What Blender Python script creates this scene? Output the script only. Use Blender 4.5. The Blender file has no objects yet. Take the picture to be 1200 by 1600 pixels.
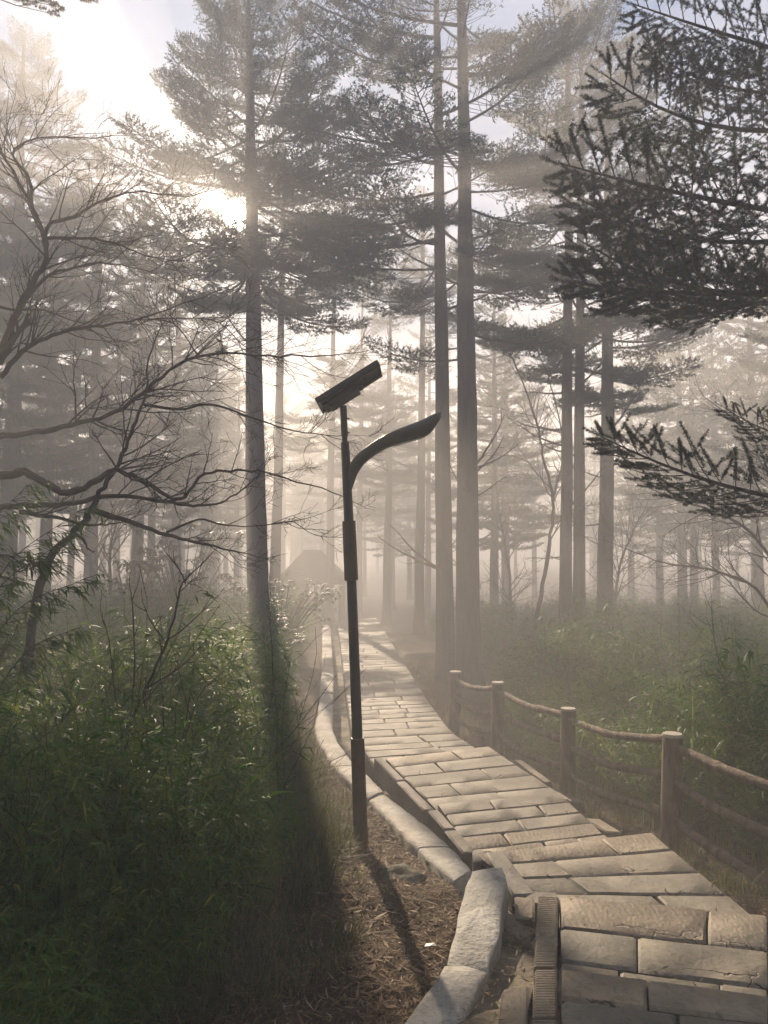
import bpy, bmesh, math, random
import numpy as np
from mathutils import Vector, Matrix, noise as mnoise

# ------------------------------------------------------------------ scene, camera, sky, sun, exposure
sc = bpy.context.scene
C = sc.collection
PITCH = math.radians(3.1)
EYE = Vector((0.0, 0.0, 2.4))
F = 1202.0
cam_d = bpy.data.cameras.new("camera")
cam_d.sensor_fit = 'VERTICAL'
cam_d.sensor_height = 36.0
cam_d.lens = 36.0 * F / 1600.0
cam_d.clip_start = 0.05
cam_d.clip_end = 2000.0
cam = bpy.data.objects.new("camera", cam_d)
C.objects.link(cam)
cam.location = EYE
cam.rotation_euler = (math.pi / 2 + PITCH, 0, 0)
sc.camera = cam


def ray(px, py):
    """direction of a photo pixel, for measuring where things stand"""
    a = (px - 600.0) / F
    b = (800.0 - py) / F
    return Vector((a, math.cos(PITCH) - b * math.sin(PITCH), math.sin(PITCH) + b * math.cos(PITCH)))


def at(px, py, Y):
    d = ray(px, py)
    return EYE + d * (Y / d.y)


def on(px, py, z):
    d = ray(px, py)
    return EYE + d * ((z - EYE.z) / d.z)


SUN = ray(371, 339).normalized()
EL = math.asin(SUN.z)
AZ = math.atan2(SUN.x, SUN.y)

world = bpy.data.worlds.new("World")
sc.world = world
world.use_nodes = True
nt = world.node_tree
for n in list(nt.nodes):
    nt.nodes.remove(n)
out = nt.nodes.new('ShaderNodeOutputWorld')
bg = nt.nodes.new('ShaderNodeBackground')
bg.inputs['Strength'].default_value = 0.05
sky = nt.nodes.new('ShaderNodeTexSky')
sky.sky_type = 'NISHITA'
sky.sun_disc = False
sky.sun_elevation = EL
sky.sun_rotation = AZ
sky.air_density = 1.0
sky.dust_density = 0.1
sky.ozone_density = 1.0
tc = nt.nodes.new('ShaderNodeTexCoord')
# thin clouds over a dim blue tint added to darken the sky's light
mp = nt.nodes.new('ShaderNodeMapping')
mp.inputs['Scale'].default_value = (2.0, 2.0, 5.0)
nz = nt.nodes.new('ShaderNodeTexNoise')
nz.inputs['Scale'].default_value = 2.2
nz.inputs['Detail'].default_value = 6.0
nz.inputs['Roughness'].default_value = 0.58
cr = nt.nodes.new('ShaderNodeMapRange')
cr.inputs['From Min'].default_value = 0.36
cr.inputs['From Max'].default_value = 0.66
cr.inputs['To Min'].default_value = 0.75
cr.inputs['To Max'].default_value = 0.95
mixc = nt.nodes.new('ShaderNodeMix')
mixc.data_type = 'RGBA'
mixc.inputs[7].default_value = (0.80, 1.42, 2.6, 1)
nt.links.new(tc.outputs['Generated'], mp.inputs['Vector'])
nt.links.new(mp.outputs['Vector'], nz.inputs['Vector'])
nt.links.new(nz.outputs['Fac'], cr.inputs['Value'])
nt.links.new(cr.outputs['Result'], mixc.inputs[0])
nt.links.new(sky.outputs['Color'], mixc.inputs[6])
# the sun itself and the bright sky close round it
dot = nt.nodes.new('ShaderNodeVectorMath')
dot.operation = 'DOT_PRODUCT'
dot.inputs[1].default_value = SUN
nt.links.new(tc.outputs['Generated'], dot.inputs[0])


def mathn(op, a, b=None, clamp=False):
    m = nt.nodes.new('ShaderNodeMath')
    m.operation = op
    m.use_clamp = clamp
    for i, v in enumerate((a, b)):
        if v is None:
            continue
        if isinstance(v, (int, float)):
            m.inputs[i].default_value = v
        else:
            nt.links.new(v, m.inputs[i])
    return m.outputs[0]


dpos = mathn('MAXIMUM', dot.outputs['Value'], 0.0)
halo = mathn('MULTIPLY', mathn('POWER', dpos, 9000.0), 260.0)
halo2 = mathn('MULTIPLY', mathn('POWER', dpos, 110.0), 9.0)
disc = mathn('MULTIPLY', mathn('GREATER_THAN', dpos, math.cos(math.radians(0.30))), 6000.0)
tot = mathn('ADD', mathn('ADD', halo, halo2), disc)
glow = nt.nodes.new('ShaderNodeMix')
glow.data_type = 'RGBA'
glow.blend_type = 'MULTIPLY'
glow.inputs[0].default_value = 1.0
glow.inputs[7].default_value = (1.0, 0.84, 0.62, 1)
nt.links.new(tot, glow.inputs[6])
addc = nt.nodes.new('ShaderNodeMix')
addc.data_type = 'RGBA'
addc.blend_type = 'ADD'
addc.inputs[0].default_value = 1.0
nt.links.new(mixc.outputs[2], addc.inputs[6])
nt.links.new(glow.outputs[2], addc.inputs[7])
nt.links.new(addc.outputs[2], bg.inputs['Color'])
nt.links.new(bg.outputs['Background'], out.inputs['Surface'])

sun_d = bpy.data.lights.new("sun", 'SUN')
sun_d.energy = 5.0
sun_d.angle = math.radians(0.53)
sun_d.color = (1.0, 0.79, 0.58)
sun_o = bpy.data.objects.new("sun", sun_d)
C.objects.link(sun_o)
sun_o.rotation_euler = SUN.to_track_quat('Z', 'Y').to_euler()
sun_o.location = (-8, 30, 40)

sc.view_settings.view_transform = 'Standard'
sc.view_settings.look = 'None'
sc.view_settings.gamma = 1.0
sc.view_settings.use_curve_mapping = False
sc.view_settings.exposure = 2.25
sc.render.engine = 'CYCLES'
sc.cycles.max_bounces = 6
sc.cycles.diffuse_bounces = 3
sc.cycles.glossy_bounces = 2
sc.cycles.transmission_bounces = 3
sc.cycles.transparent_max_bounces = 4
sc.cycles.volume_bounces = 1
sc.cycles.use_denoising = True
sc.cycles.sample_clamp_indirect = 6.0
sc.render.use_persistent_data = False

HAZE_DENSITY = 0.025
HAZE_G = 0.22
HAZE_TOP = 17.0


# ------------------------------------------------------------------ helpers: objects and tags
def tag(o, label=None, cat=None, group=None, kind=None):
    if label:
        o['label'] = label
    if cat:
        o['category'] = cat
    if group:
        o['group'] = group
    if kind:
        o['kind'] = kind
    return o


def link(name, data, parent=None, loc=None):
    o = bpy.data.objects.new(name, data)
    C.objects.link(o)
    if parent is not None:
        o.parent = parent
    if loc is not None:
        o.location = loc
    return o


def thing(name, label, cat, loc, group=None, rot=(0, 0, 0)):
    o = link(name, None, None, loc)
    o.rotation_euler = rot
    return tag(o, label, cat, group)


class MB:
    def __init__(self):
        self.v = []
        self.f = []
        self.m = []

    def add(self, vs, fs, mat=0):
        b = len(self.v)
        self.v.extend([tuple(p) for p in vs])
        for f in fs:
            self.f.append(tuple(i + b for i in f))
            self.m.append(mat)

    def box(self, x0, x1, y0, y1, z0, z1, mat=0, M=None):
        vs = [Vector((x, y, z)) for z in (z0, z1) for y in (y0, y1) for x in (x0, x1)]
        if M is not None:
            vs = [M @ p for p in vs]
        self.add(vs, [(0, 2, 3, 1), (4, 5, 7, 6), (0, 1, 5, 4), (2, 6, 7, 3), (0, 4, 6, 2), (1, 3, 7, 5)], mat)

    def tube(self, pts, rad, n=6, mat=0, cap=True):
        pts = [Vector(p) for p in pts]
        k = len(pts)
        t0 = (pts[1] - pts[0]).normalized()
        up = Vector((0, 0, 1)) if abs(t0.z) < 0.9 else Vector((1, 0, 0))
        nrm = (up - t0 * up.dot(t0)).normalized()
        vs = []
        for i in range(k):
            t = (pts[min(i + 1, k - 1)] - pts[max(i - 1, 0)])
            t = t.normalized() if t.length > 1e-9 else t0
            nrm = nrm - t * nrm.dot(t)
            nrm = nrm.normalized() if nrm.length > 1e-6 else t.orthogonal().normalized()
            bn = t.cross(nrm)
            for j in range(n):
                a = 2 * math.pi * j / n
                vs.append(pts[i] + (nrm * math.cos(a) + bn * math.sin(a)) * rad[i])
        fs = []
        for i in range(k - 1):
            for j in range(n):
                j2 = (j + 1) % n
                fs.append((i * n + j, i * n + j2, (i + 1) * n + j2, (i + 1) * n + j))
        if cap:
            fs.append(tuple(reversed(range(n))))
            fs.append(tuple(range((k - 1) * n, k * n)))
        self.add(vs, fs, mat)

    def data(self, name, mats, smooth=False):
        me = bpy.data.meshes.new(name)
        me.from_pydata(self.v, [], self.f)
        if not isinstance(mats, (list, tuple)):
            mats = [mats]
        for m in mats:
            me.materials.append(m)
        if len(mats) > 1:
            me.polygons.foreach_set('material_index', self.m)
        if smooth:
            me.polygons.foreach_set('use_smooth', [True] * len(me.polygons))
        me.update()
        return me

    def build(self, name, mats, parent=None, smooth=False, bevel=0.0, seg=1):
        me = self.data(name, mats, smooth)
        if bevel > 0:
            bm = bmesh.new()
            bm.from_mesh(me)
            bmesh.ops.bevel(bm, geom=[e for e in bm.edges if e.is_manifold and e.calc_face_angle(0) > 0.6],
                            offset=bevel, segments=seg, affect='EDGES', profile=0.6)
            bm.to_mesh(me)
            bm.free()
        return link(name, me, parent)


def np_mesh(name, verts, tris, mat, attr=None):
    me = bpy.data.meshes.new(name)
    nv, nf = len(verts), len(tris)
    me.vertices.add(nv)
    me.vertices.foreach_set('co', np.ascontiguousarray(verts, dtype=np.float32).ravel())
    me.loops.add(nf * 3)
    me.loops.foreach_set('vertex_index', np.ascontiguousarray(tris, dtype=np.int32).ravel())
    me.polygons.add(nf)
    me.polygons.foreach_set('loop_start', np.arange(0, nf * 3, 3, dtype=np.int32))
    me.polygons.foreach_set('loop_total', np.full(nf, 3, dtype=np.int32))
    me.materials.append(mat)
    if attr is not None:
        a = me.attributes.new('tint', 'FLOAT', 'POINT')
        a.data.foreach_set('value', np.ascontiguousarray(attr, dtype=np.float32))
    me.update(calc_edges=True)
    return me


def catmull(pts, n=6):
    pts = [Vector(p) for p in pts]
    if len(pts) < 3:
        return [pts[0].lerp(pts[-1], i / n) for i in range(n + 1)]
    P = [pts[0] * 2 - pts[1]] + pts + [pts[-1] * 2 - pts[-2]]
    r = []
    for i in range(1, len(P) - 2):
        a, b, c, d = P[i - 1], P[i], P[i + 1], P[i + 2]
        for k in range(n):
            t = k / n
            r.append(0.5 * ((2 * b) + (c - a) * t + (2 * a - 5 * b + 4 * c - d) * t * t + (3 * b - a - 3 * c + d) * t ** 3))
    r.append(pts[-1])
    return r


def interp(x, xs, ys):
    return float(np.interp(x, xs, ys))


# ------------------------------------------------------------------ materials
class Mat:
    def __init__(self, name, rough=0.8, spec=0.3):
        self.m = bpy.data.materials.new(name)
        self.m.use_nodes = True
        self.t = self.m.node_tree
        self.b = self.t.nodes['Principled BSDF']
        self.b.inputs['Roughness'].default_value = rough
        self.b.inputs['Specular IOR Level'].default_value = spec
        self.tc = self.t.nodes.new('ShaderNodeTexCoord')

    def n(self, t, **kw):
        x = self.t.nodes.new(t)
        for k, v in kw.items():
            setattr(x, k, v)
        return x

    def l(self, a, b):
        self.t.links.new(a, b)

    def noise(self, scale, detail=5, rough=0.6, coord='Object', sc3=None, dist=0.0):
        n = self.n('ShaderNodeTexNoise')
        n.inputs['Scale'].default_value = scale
        n.inputs['Detail'].default_value = detail
        n.inputs['Roughness'].default_value = rough
        n.inputs['Distortion'].default_value = dist
        src = self.tc.outputs[coord]
        if sc3:
            mp = self.n('ShaderNodeMapping')
            mp.inputs['Scale'].default_value = sc3
            self.l(src, mp.inputs['Vector'])
            src = mp.outputs['Vector']
        self.l(src, n.inputs['Vector'])
        return n.outputs['Fac']

    def ramp(self, fac, stops):
        r = self.n('ShaderNodeValToRGB')
        e = r.color_ramp.elements
        e[0].position, e[0].color = stops[0][0], (*stops[0][1], 1)
        e[1].position, e[1].color = stops[-1][0], (*stops[-1][1], 1)
        for p, c in stops[1:-1]:
            x = e.new(p)
            x.color = (*c, 1)
        self.l(fac, r.inputs[0])
        return r.outputs[0]

    def mix(self, fac, a, b, mode='MIX'):
        x = self.n('ShaderNodeMix', data_type='RGBA', blend_type=mode)
        for i, v in ((0, fac), (6, a), (7, b)):
            if isinstance(v, (int, float)):
                x.inputs[i].default_value = v
            elif isinstance(v, tuple):
                x.inputs[i].default_value = (*v, 1)
            else:
                self.l(v, x.inputs[i])
        return x.outputs[2]

    def mul(self, a, b, op='MULTIPLY'):
        m = self.n('ShaderNodeMath', operation=op)
        for i, v in enumerate((a, b)):
            if isinstance(v, (int, float)):
                m.inputs[i].default_value = v
            else:
                self.l(v, m.inputs[i])
        return m.outputs[0]

    def color(self, c):
        if isinstance(c, tuple):
            self.b.inputs['Base Color'].default_value = (*c, 1)
        else:
            self.l(c, self.b.inputs['Base Color'])
        return self

    def bump(self, h, strength=0.5, dist=0.01):
        b = self.n('ShaderNodeBump')
        b.inputs['Strength'].default_value = strength
        b.inputs['Distance'].default_value = dist
        self.l(h, b.inputs['Height'])
        self.l(b.outputs[0], self.b.inputs['Normal'])
        return self

    def obj_random(self):
        return self.n('ShaderNodeObjectInfo').outputs['Random']

    def tint(self):
        a = self.n('ShaderNodeAttribute', attribute_name='tint')
        return a.outputs['Fac']

    def translucent(self, col, fac):
        tr = self.n('ShaderNodeBsdfTranslucent')
        if isinstance(col, tuple):
            tr.inputs['Color'].default_value = (*col, 1)
        else:
            self.l(col, tr.inputs['Color'])
        ms = self.n('ShaderNodeMixShader')
        ms.inputs[0].default_value = fac
        o = self.t.nodes['Material Output']
        self.l(self.b.outputs[0], ms.inputs[1])
        self.l(tr.outputs[0], ms.inputs[2])
        self.l(ms.outputs[0], o.inputs['Surface'])
        return self


def make_stone(name, dark, mid, light, rough=0.75, chisel=0.0, crack=0.0, bump=0.012):
    M = Mat(name, rough, 0.35)
    n1 = M.noise(3.0, 6, 0.62)
    n2 = M.noise(38.0, 4, 0.7)
    n3 = M.noise(9.0, 5, 0.55, dist=0.6)
    c = M.ramp(n1, [(0.3, dark), (0.52, mid), (0.72, light)])
    rnd = M.obj_random()
    c = M.mix(0.55, c, M.ramp(rnd, [(0.0, (0.62, 0.60, 0.58)), (0.5, (1.0, 0.96, 0.90)), (1.0, (0.84, 0.90, 0.92))]), 'MULTIPLY')
    c = M.mix(M.mul(M.ramp(n2, [(0.50, (0, 0, 0)), (0.68, (1, 1, 1))]), 0.45), c, tuple(v * 0.45 for v in dark))
    c = M.mix(M.mul(M.ramp(n3, [(0.56, (0, 0, 0)), (0.70, (1, 1, 1))]), 0.5), c, (0.07, 0.075, 0.045))
    h = M.mul(M.mul(n1, 1.2), M.mul(n2, 0.5), 'ADD')
    if crack > 0:
        vo = M.n('ShaderNodeTexVoronoi', feature='DISTANCE_TO_EDGE')
        vo.inputs['Scale'].default_value = 2.1
        wv = M.n('ShaderNodeVectorMath', operation='ADD')
        nv = M.n('ShaderNodeTexNoise')
        nv.inputs['Scale'].default_value = 4.0
        nv.inputs['Detail'].default_value = 4.0
        sv = M.n('ShaderNodeVectorMath', operation='SCALE')
        sv.inputs['Scale'].default_value = 0.28
        ov = M.n('ShaderNodeVectorMath', operation='ADD')
        oi = M.n('ShaderNodeObjectInfo')
        M.l(M.tc.outputs['Object'], ov.inputs[0])
        sr = M.n('ShaderNodeVectorMath', operation='SCALE')
        M.l(oi.outputs['Location'], sr.inputs[0])
        sr.inputs['Scale'].default_value = 3.0
        M.l(sr.outputs[0], ov.inputs[1])
        M.l(ov.outputs[0], nv.inputs['Vector'])
        M.l(nv.outputs['Color'], sv.inputs[0])
        M.l(ov.outputs[0], wv.inputs[0])
        M.l(sv.outputs[0], wv.inputs[1])
        M.l(wv.outputs[0], vo.inputs['Vector'])
        ck = M.ramp(vo.outputs['Distance'], [(0.0, (1, 1, 1)), (0.010, (0, 0, 0))])
        gate = M.ramp(M.noise(1.7, 2, 0.5), [(0.54, (0, 0, 0)), (0.62, (1, 1, 1))])
        ck = M.mul(M.mul(ck, gate), crack)
        c = M.mix(M.mul(ck, 0.85), c, (0.02, 0.018, 0.014))
        h = M.mul(h, M.mul(ck, -2.5), 'ADD')
    M.color(c)
    if chisel > 0:
        w = M.n('ShaderNodeTexWave', wave_type='BANDS', bands_direction='X')
        w.inputs['Scale'].default_value = 9.0
        w.inputs['Distortion'].default_value = 6.0
        w.inputs['Detail'].default_value = 3.0
        w.inputs['Detail Scale'].default_value = 2.5
        M.l(M.tc.outputs['Object'], w.inputs['Vector'])
        h = M.mul(h, M.mul(w.outputs['Fac'], chisel), 'ADD')
    M.bump(h, 0.8, bump)
    return M.m


m_slab = make_stone("paving stone", (0.085, 0.080, 0.066), (0.160, 0.146, 0.116), (0.25, 0.222, 0.172), crack=1.0)
m_slab_rough = make_stone("chiselled paving stone", (0.13, 0.11, 0.08), (0.235, 0.20, 0.148), (0.335, 0.285, 0.21), chisel=0.12, crack=0.6)
m_kerb = make_stone("pale kerb stone", (0.20, 0.19, 0.165), (0.37, 0.355, 0.315), (0.52, 0.50, 0.45), 0.8, bump=0.03)
m_beam = make_stone("edging stone", (0.085, 0.08, 0.068), (0.15, 0.138, 0.115), (0.22, 0.20, 0.17))

M = Mat("mortar and soil bed", 0.95, 0.15)
nn = M.noise(22, 5)
M.color(M.ramp(nn, [(0.35, (0.035, 0.032, 0.024)), (0.65, (0.11, 0.10, 0.08))])).bump(nn, 0.6, 0.01)
m_bed = M.m

M = Mat("gutter concrete", 0.9, 0.2)
nn = M.noise(3.5, 6, 0.65)
n2 = M.noise(26, 5, 0.7)
c = M.ramp(nn, [(0.38, (0.055, 0.055, 0.035)), (0.5, (0.17, 0.15, 0.11)), (0.68, (0.30, 0.27, 0.21))])
c = M.mix(0.5, c, M.ramp(n2, [(0.3, (0.5, 0.5, 0.5)), (0.7, (1.15, 1.1, 1.0))]), 'MULTIPLY')
M.color(c).bump(M.mul(nn, n2, 'ADD'), 0.8, 0.012)
m_gutter = M.m

M = Mat("forest soil", 0.95, 0.15)
n1 = M.noise(1.1, 6, 0.6)
n2 = M.noise(40, 6, 0.75)
n3 = M.noise(6, 6, 0.7)
c = M.ramp(n3, [(0.3, (0.035, 0.026, 0.017)), (0.55, (0.085, 0.060, 0.038)), (0.75, (0.14, 0.105, 0.065))])
c = M.mix(M.mul(M.ramp(n1, [(0.5, (0, 0, 0)), (0.66, (1, 1, 1))]), 0.6), c, (0.045, 0.05, 0.022))
c = M.mix(0.6, c, M.ramp(n2, [(0.3, (0.45, 0.45, 0.45)), (0.7, (1.3, 1.25, 1.15))]), 'MULTIPLY')
M.color(c).bump(M.mul(n2, n3, 'ADD'), 0.9, 0.02)
m_soil = M.m


def make_bark(name, a, b, vs=0.16):
    M = Mat(name, 0.9, 0.2)
    n1 = M.noise(14, 6, 0.65, sc3=(1, 1, vs), dist=0.5)
    n2 = M.noise(2.2, 4, 0.6)
    c = M.ramp(n1, [(0.3, a), (0.7, b)])
    c = M.mix(M.mul(M.ramp(n2, [(0.5, (0, 0, 0)), (0.7, (1, 1, 1))]), 0.5), c, (0.055, 0.065, 0.045))
    M.color(c).bump(n1, 0.9, 0.04)
    return M.m


m_bark = make_bark("conifer bark", (0.028, 0.022, 0.018), (0.095, 0.078, 0.062))
m_twig = make_bark("bare twig bark", (0.022, 0.018, 0.014), (0.065, 0.052, 0.040), 0.5)
m_log = make_bark("fence log", (0.06, 0.045, 0.032), (0.26, 0.21, 0.155), 0.22)

M = Mat("sawn log end", 0.8, 0.2)
w = M.n('ShaderNodeTexWave', wave_type='RINGS', rings_direction='Z')
w.inputs['Scale'].default_value = 22
w.inputs['Distortion'].default_value = 1.5
M.l(M.tc.outputs['Object'], w.inputs['Vector'])
M.color(M.ramp(w.outputs['Fac'], [(0.2, (0.28, 0.25, 0.20)), (0.8, (0.44, 0.40, 0.33))]))
m_logend = M.m


def make_leaf(name, a, b, c, rough=0.5, spec=0.4, trans=0.35, tcol=None):
    M = Mat(name, rough, spec)
    col = M.ramp(M.tint(), [(0.0, a), (0.6, b), (1.0, c)])
    M.color(col)
    M.translucent(M.mix(1.0, col, tcol or (1.25, 1.35, 0.7), 'MULTIPLY'), trans)
    return M.m


m_needle = make_leaf("fir needles", (0.014, 0.028, 0.014), (0.028, 0.050, 0.022), (0.055, 0.080, 0.030), 0.6, 0.25, 0.2)
m_bamboo = make_leaf("dwarf bamboo leaves", (0.034, 0.085, 0.012), (0.075, 0.150, 0.022), (0.28, 0.27, 0.05), 0.62, 0.22, 0.42)
m_rhodo = make_leaf("broad evergreen leaves", (0.03, 0.05, 0.025), (0.05, 0.075, 0.035), (0.08, 0.10, 0.05), 0.6, 0.3, 0.12)
m_litter = make_leaf("dry fallen needles", (0.07, 0.045, 0.026), (0.22, 0.155, 0.09), (0.50, 0.42, 0.30), 0.8, 0.2, 0.15, (1, 1, 1))
m_drygrass = make_leaf("dry grass blades", (0.05, 0.055, 0.025), (0.09, 0.095, 0.04), (0.22, 0.18, 0.09), 0.6, 0.3, 0.3)

M = Mat("dark painted steel", 0.42, 0.5)
n1 = M.noise(5, 5, 0.6)
n2 = M.noise(60, 4, 0.6)
M.color(M.ramp(n1, [(0.35, (0.030, 0.032, 0.028)), (0.7, (0.060, 0.062, 0.054))])).bump(n2, 0.12, 0.002)
m_steel = M.m
M = Mat("brown painted steel", 0.5, 0.4)
n1 = M.noise(7, 5, 0.65)
M.color(M.ramp(n1, [(0.35, (0.050, 0.030, 0.022)), (0.7, (0.115, 0.070, 0.048))]))
m_brown = M.m
M = Mat("olive painted box", 0.5, 0.4)
n1 = M.noise(8, 5, 0.65)
M.color(M.ramp(n1, [(0.35, (0.075, 0.062, 0.036)), (0.7, (0.115, 0.095, 0.056))]))
m_olive = M.m
M = Mat("arm paint", 0.32, 0.5)
n1 = M.noise(6, 4)
M.color(M.ramp(n1, [(0.35, (0.085, 0.088, 0.068)), (0.7, (0.13, 0.13, 0.10))]))
m_arm = M.m
M = Mat("solar cells", 0.15, 0.5)
M.color((0.012, 0.018, 0.035))
m_cell = M.m
M = Mat("panel backing", 0.5, 0.4)
M.color(M.ramp(M.noise(9), [(0.3, (0.10, 0.092, 0.07)), (0.7, (0.15, 0.135, 0.10))]))
m_back = M.m
M = Mat("lamp lens", 0.3, 0.5)
M.color((0.55, 0.55, 0.5))
m_lens = M.m
M = Mat("thatch", 0.9, 0.1)
n1 = M.noise(20, 5, 0.7, sc3=(1, 1, 0.2))
M.color(M.ramp(n1, [(0.3, (0.05, 0.036, 0.026)), (0.7, (0.13, 0.095, 0.068))])).bump(n1, 0.8, 0.03)
m_thatch = M.m
M = Mat("hut timber", 0.85, 0.2)
n1 = M.noise(9, 5, 0.6, sc3=(1, 1, 0.15))
M.color(M.ramp(n1, [(0.3, (0.05, 0.035, 0.025)), (0.7, (0.12, 0.085, 0.06))]))
m_timber = M.m
M = Mat("pale window light and leaf", 0.5, 0.3)
M.color((0.55, 0.53, 0.47))  # pale tone for the painted window light at the hut and the fallen leaf
m_white = M.m
M = Mat("mossy rock", 0.9, 0.2)
n1 = M.noise(5, 6, 0.65)
M.color(M.ramp(n1, [(0.38, (0.05, 0.055, 0.03)), (0.52, (0.09, 0.085, 0.06)), (0.7, (0.20, 0.185, 0.15))])).bump(n1, 0.9, 0.03)
m_rock = M.m

# ------------------------------------------------------------------ ground levels along the walk
PY = [-130, 0, 3.0, 4.2, 5.4, 6.6, 8.4, 9.2, 20, 26, 34, 42, 60, 130]
PZ = [0.9, 0.74, 0.68, 0.50, 0.36, 0.22, 0.08, -0.03, -0.06, -0.15, -0.50, -0.95, -1.1, 0.5]


def prof(y):
    return interp(y, PY, PZ)


KY = [2.0, 3.3, 4.4, 5.0, 6.5, 8.0, 9.6, 22, 30, 40]
KZ = [0.62, 0.60, 0.57, 0.48, 0.36, 0.27, 0.20, 0.12, -0.1, -0.7]


def kz(y):
    return interp(y, KY, KZ)


def on_k(px, py):
    y = 6.0
    for _ in range(14):
        p = on(px, py, kz(y))
        y = 0.5 * y + 0.5 * max(1.5, min(p.y, 45))
    return on(px, py, kz(y))


# left (outer) and right (inner) top edges of the pale kerb, far end first
KERB_L = [(503, 976), (503, 1000), (502, 1050), (498, 1100), (492, 1143), (516, 1190), (548, 1222), (575, 1246), (602, 1274), (650, 1322), (708, 1370)]
KERB_R = [(516, 976), (518, 1000), (521, 1050), (520, 1100), (521, 1141), (541, 1178), (571, 1207), (600, 1236), (662, 1284), (703, 1320), (738, 1355)]
kl = [on_k(*p) for p in KERB_L]
kr = [on_k(*p) for p in KERB_R]
# the two big stones at the near end (top outlines)
BIG1 = [on(x, y, 0.62) for x, y in ((738, 1360), (786, 1354), (792, 1378), (783, 1420), (781, 1462), (766, 1500), (762, 1522), (697, 1512), (709, 1462), (718, 1420), (728, 1385))]
BIG2 = [on(x, y, 0.64) for x, y in ((695, 1509), (730, 1508), (761, 1518), (750, 1536), (733, 1580), (712, 1612), (690, 1650), (610, 1660), (622, 1610), (650, 1570), (680, 1535))]

# path sides in the world: y -> x
tiers = {
    # z, far-left, far-right, near-left, near-right (photo pixels on that level), row borders (fraction from near), slabs per row
    't0': (0.72, (874, 1510), (1200, 1552), (876, 1660), (1200, 1690)),
    't1': (0.60, (874, 1399), (1200, 1428), (876, 1530), (1200, 1575)),
    't2': (0.45, (741, 1333), (1018, 1299), (848, 1412), (1180, 1432)),
    't3': (0.30, (684, 1256), (874, 1238), (744, 1344), (962, 1318)),
    't4': (0.18, (602, 1184), (764, 1166), (685, 1268), (892, 1250)),
}
far_L = [on(585, 1196, 0.05), on(551, 1150, 0.0), on(542, 1095, -0.05), on(531, 1000, -0.08), on(526, 975, -0.2)]
far_R = [on(768, 1182, 0.05), on(708, 1146, 0.0), on(669, 1095, -0.05), on(604, 990, -0.08), on(588, 965, -0.2)]
far_L.append(Vector((far_L[-1].x - 0.5, 40.0, -0.9)))
far_R.append(Vector((far_R[-1].x - 0.3, 40.0, -0.9)))

gxl = [(p.y, p.x) for p in reversed(kr)] + [(40.0, kr[0].x - 0.4)]
gxl = [(1.2, BIG2[5].x - 0.35), (BIG2[5].y, BIG2[5].x - 0.02), (BIG2[2].y, BIG2[2].x), (BIG1[2].y, BIG1[2].x)] + gxl[1:]
GLY = [a for a, b in gxl]
GLX = [b for a, b in gxl]
rs = [(1.2, 2.6), (3.6, 2.45)]
for k in ('t2', 't3', 't4'):
    p = on(*tiers[k][2], tiers[k][0])
    rs.append((p.y, p.x))
rs += [(p.y, p.x) for p in far_R[1:]]
RSY = [a for a, b in rs]
RSX = [b for a, b in rs]
ls = [(1.2, 0.5)] + [(on(*tiers[k][1], tiers[k][0]).y, on(*tiers[k][1], tiers[k][0]).x) for k in ('t1', 't2', 't3', 't4')] + [(p.y, p.x) for p in far_L[1:]]
LSY = [a for a, b in ls]
LSX = [b for a, b in ls]


def sstep(a, b, x):
    t = max(0.0, min(1.0, (x - a) / (b - a)))
    return t * t * (3 - 2 * t)


def ground_z(x, y):
    z = prof(y)
    n = mnoise.fractal(Vector((x * 0.35, y * 0.35, 3.1)), 1.0, 2.0, 4) * 0.16
    n2 = mnoise.fractal(Vector((x * 1.9, y * 1.9, 7.7)), 1.0, 2.0, 3) * 0.03
    if y < 1.0 or y > 42:
        return z + n + n2 - (0.1 if y < 1.0 and -0.5 < x < 3 else 0)
    gl = interp(y, GLY, GLX)
    rr = interp(y, RSY, RSX)
    inside = sstep(gl - 0.22, gl - 0.08, x) * (1 - sstep(rr + 0.02, rr + 0.14, x))
    left = 1 - sstep(gl - 0.22, gl - 0.08, x)
    right = sstep(rr + 0.02, rr + 0.14, x)
    far_l = sstep(0.5, 4.0, gl - x)
    far_r = sstep(0.8, 4.0, x - rr)
    zl = kz(y) - 0.07 + far_l * (n + 0.10) + n2
    if y < 6:
        zl += 0.03 * sstep(0.0, 0.3, gl - 0.25 - x)
    zr = z - 0.17 + n2 + far_r * n
    return left * zl + right * zr + inside * (z - 0.34)


# ground sheet: one grid, fine near the walk and coarse to the horizon
def spaced(edges):
    r = []
    for a, b, s in edges:
        k = max(1, int(round((b - a) / s)))
        r += [a + (b - a) * i / k for i in range(k)]
    r.append(edges[-1][1])
    return r


xs = spaced([(-128, -40, 8), (-40, -14, 2.0), (-14, -4, 0.5), (-4, -2, 0.16), (-2, 3.6, 0.075), (3.6, 6, 0.25), (6, 16, 0.6), (16, 40, 2), (40, 128, 8)])
ys = spaced([(-128, -10, 10), (-10, 1, 1.0), (1, 10, 0.09), (10, 24, 0.22), (24, 45, 0.6), (45, 80, 2.5), (80, 128, 8)])
gv = [(x, y, ground_z(x, y)) for y in ys for x in xs]
nx = len(xs)
gf = [(j * nx + i, j * nx + i + 1, (j + 1) * nx + i + 1, (j + 1) * nx + i) for j in range(len(ys) - 1) for i in range(nx - 1)]
mb = MB()
mb.v, mb.f, mb.m = gv, gf, [0] * len(gf)
ground = mb.build('ground', m_soil, smooth=True)
tag(ground, 'brown forest soil sloping down beside the stone walk', kind='structure')

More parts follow.
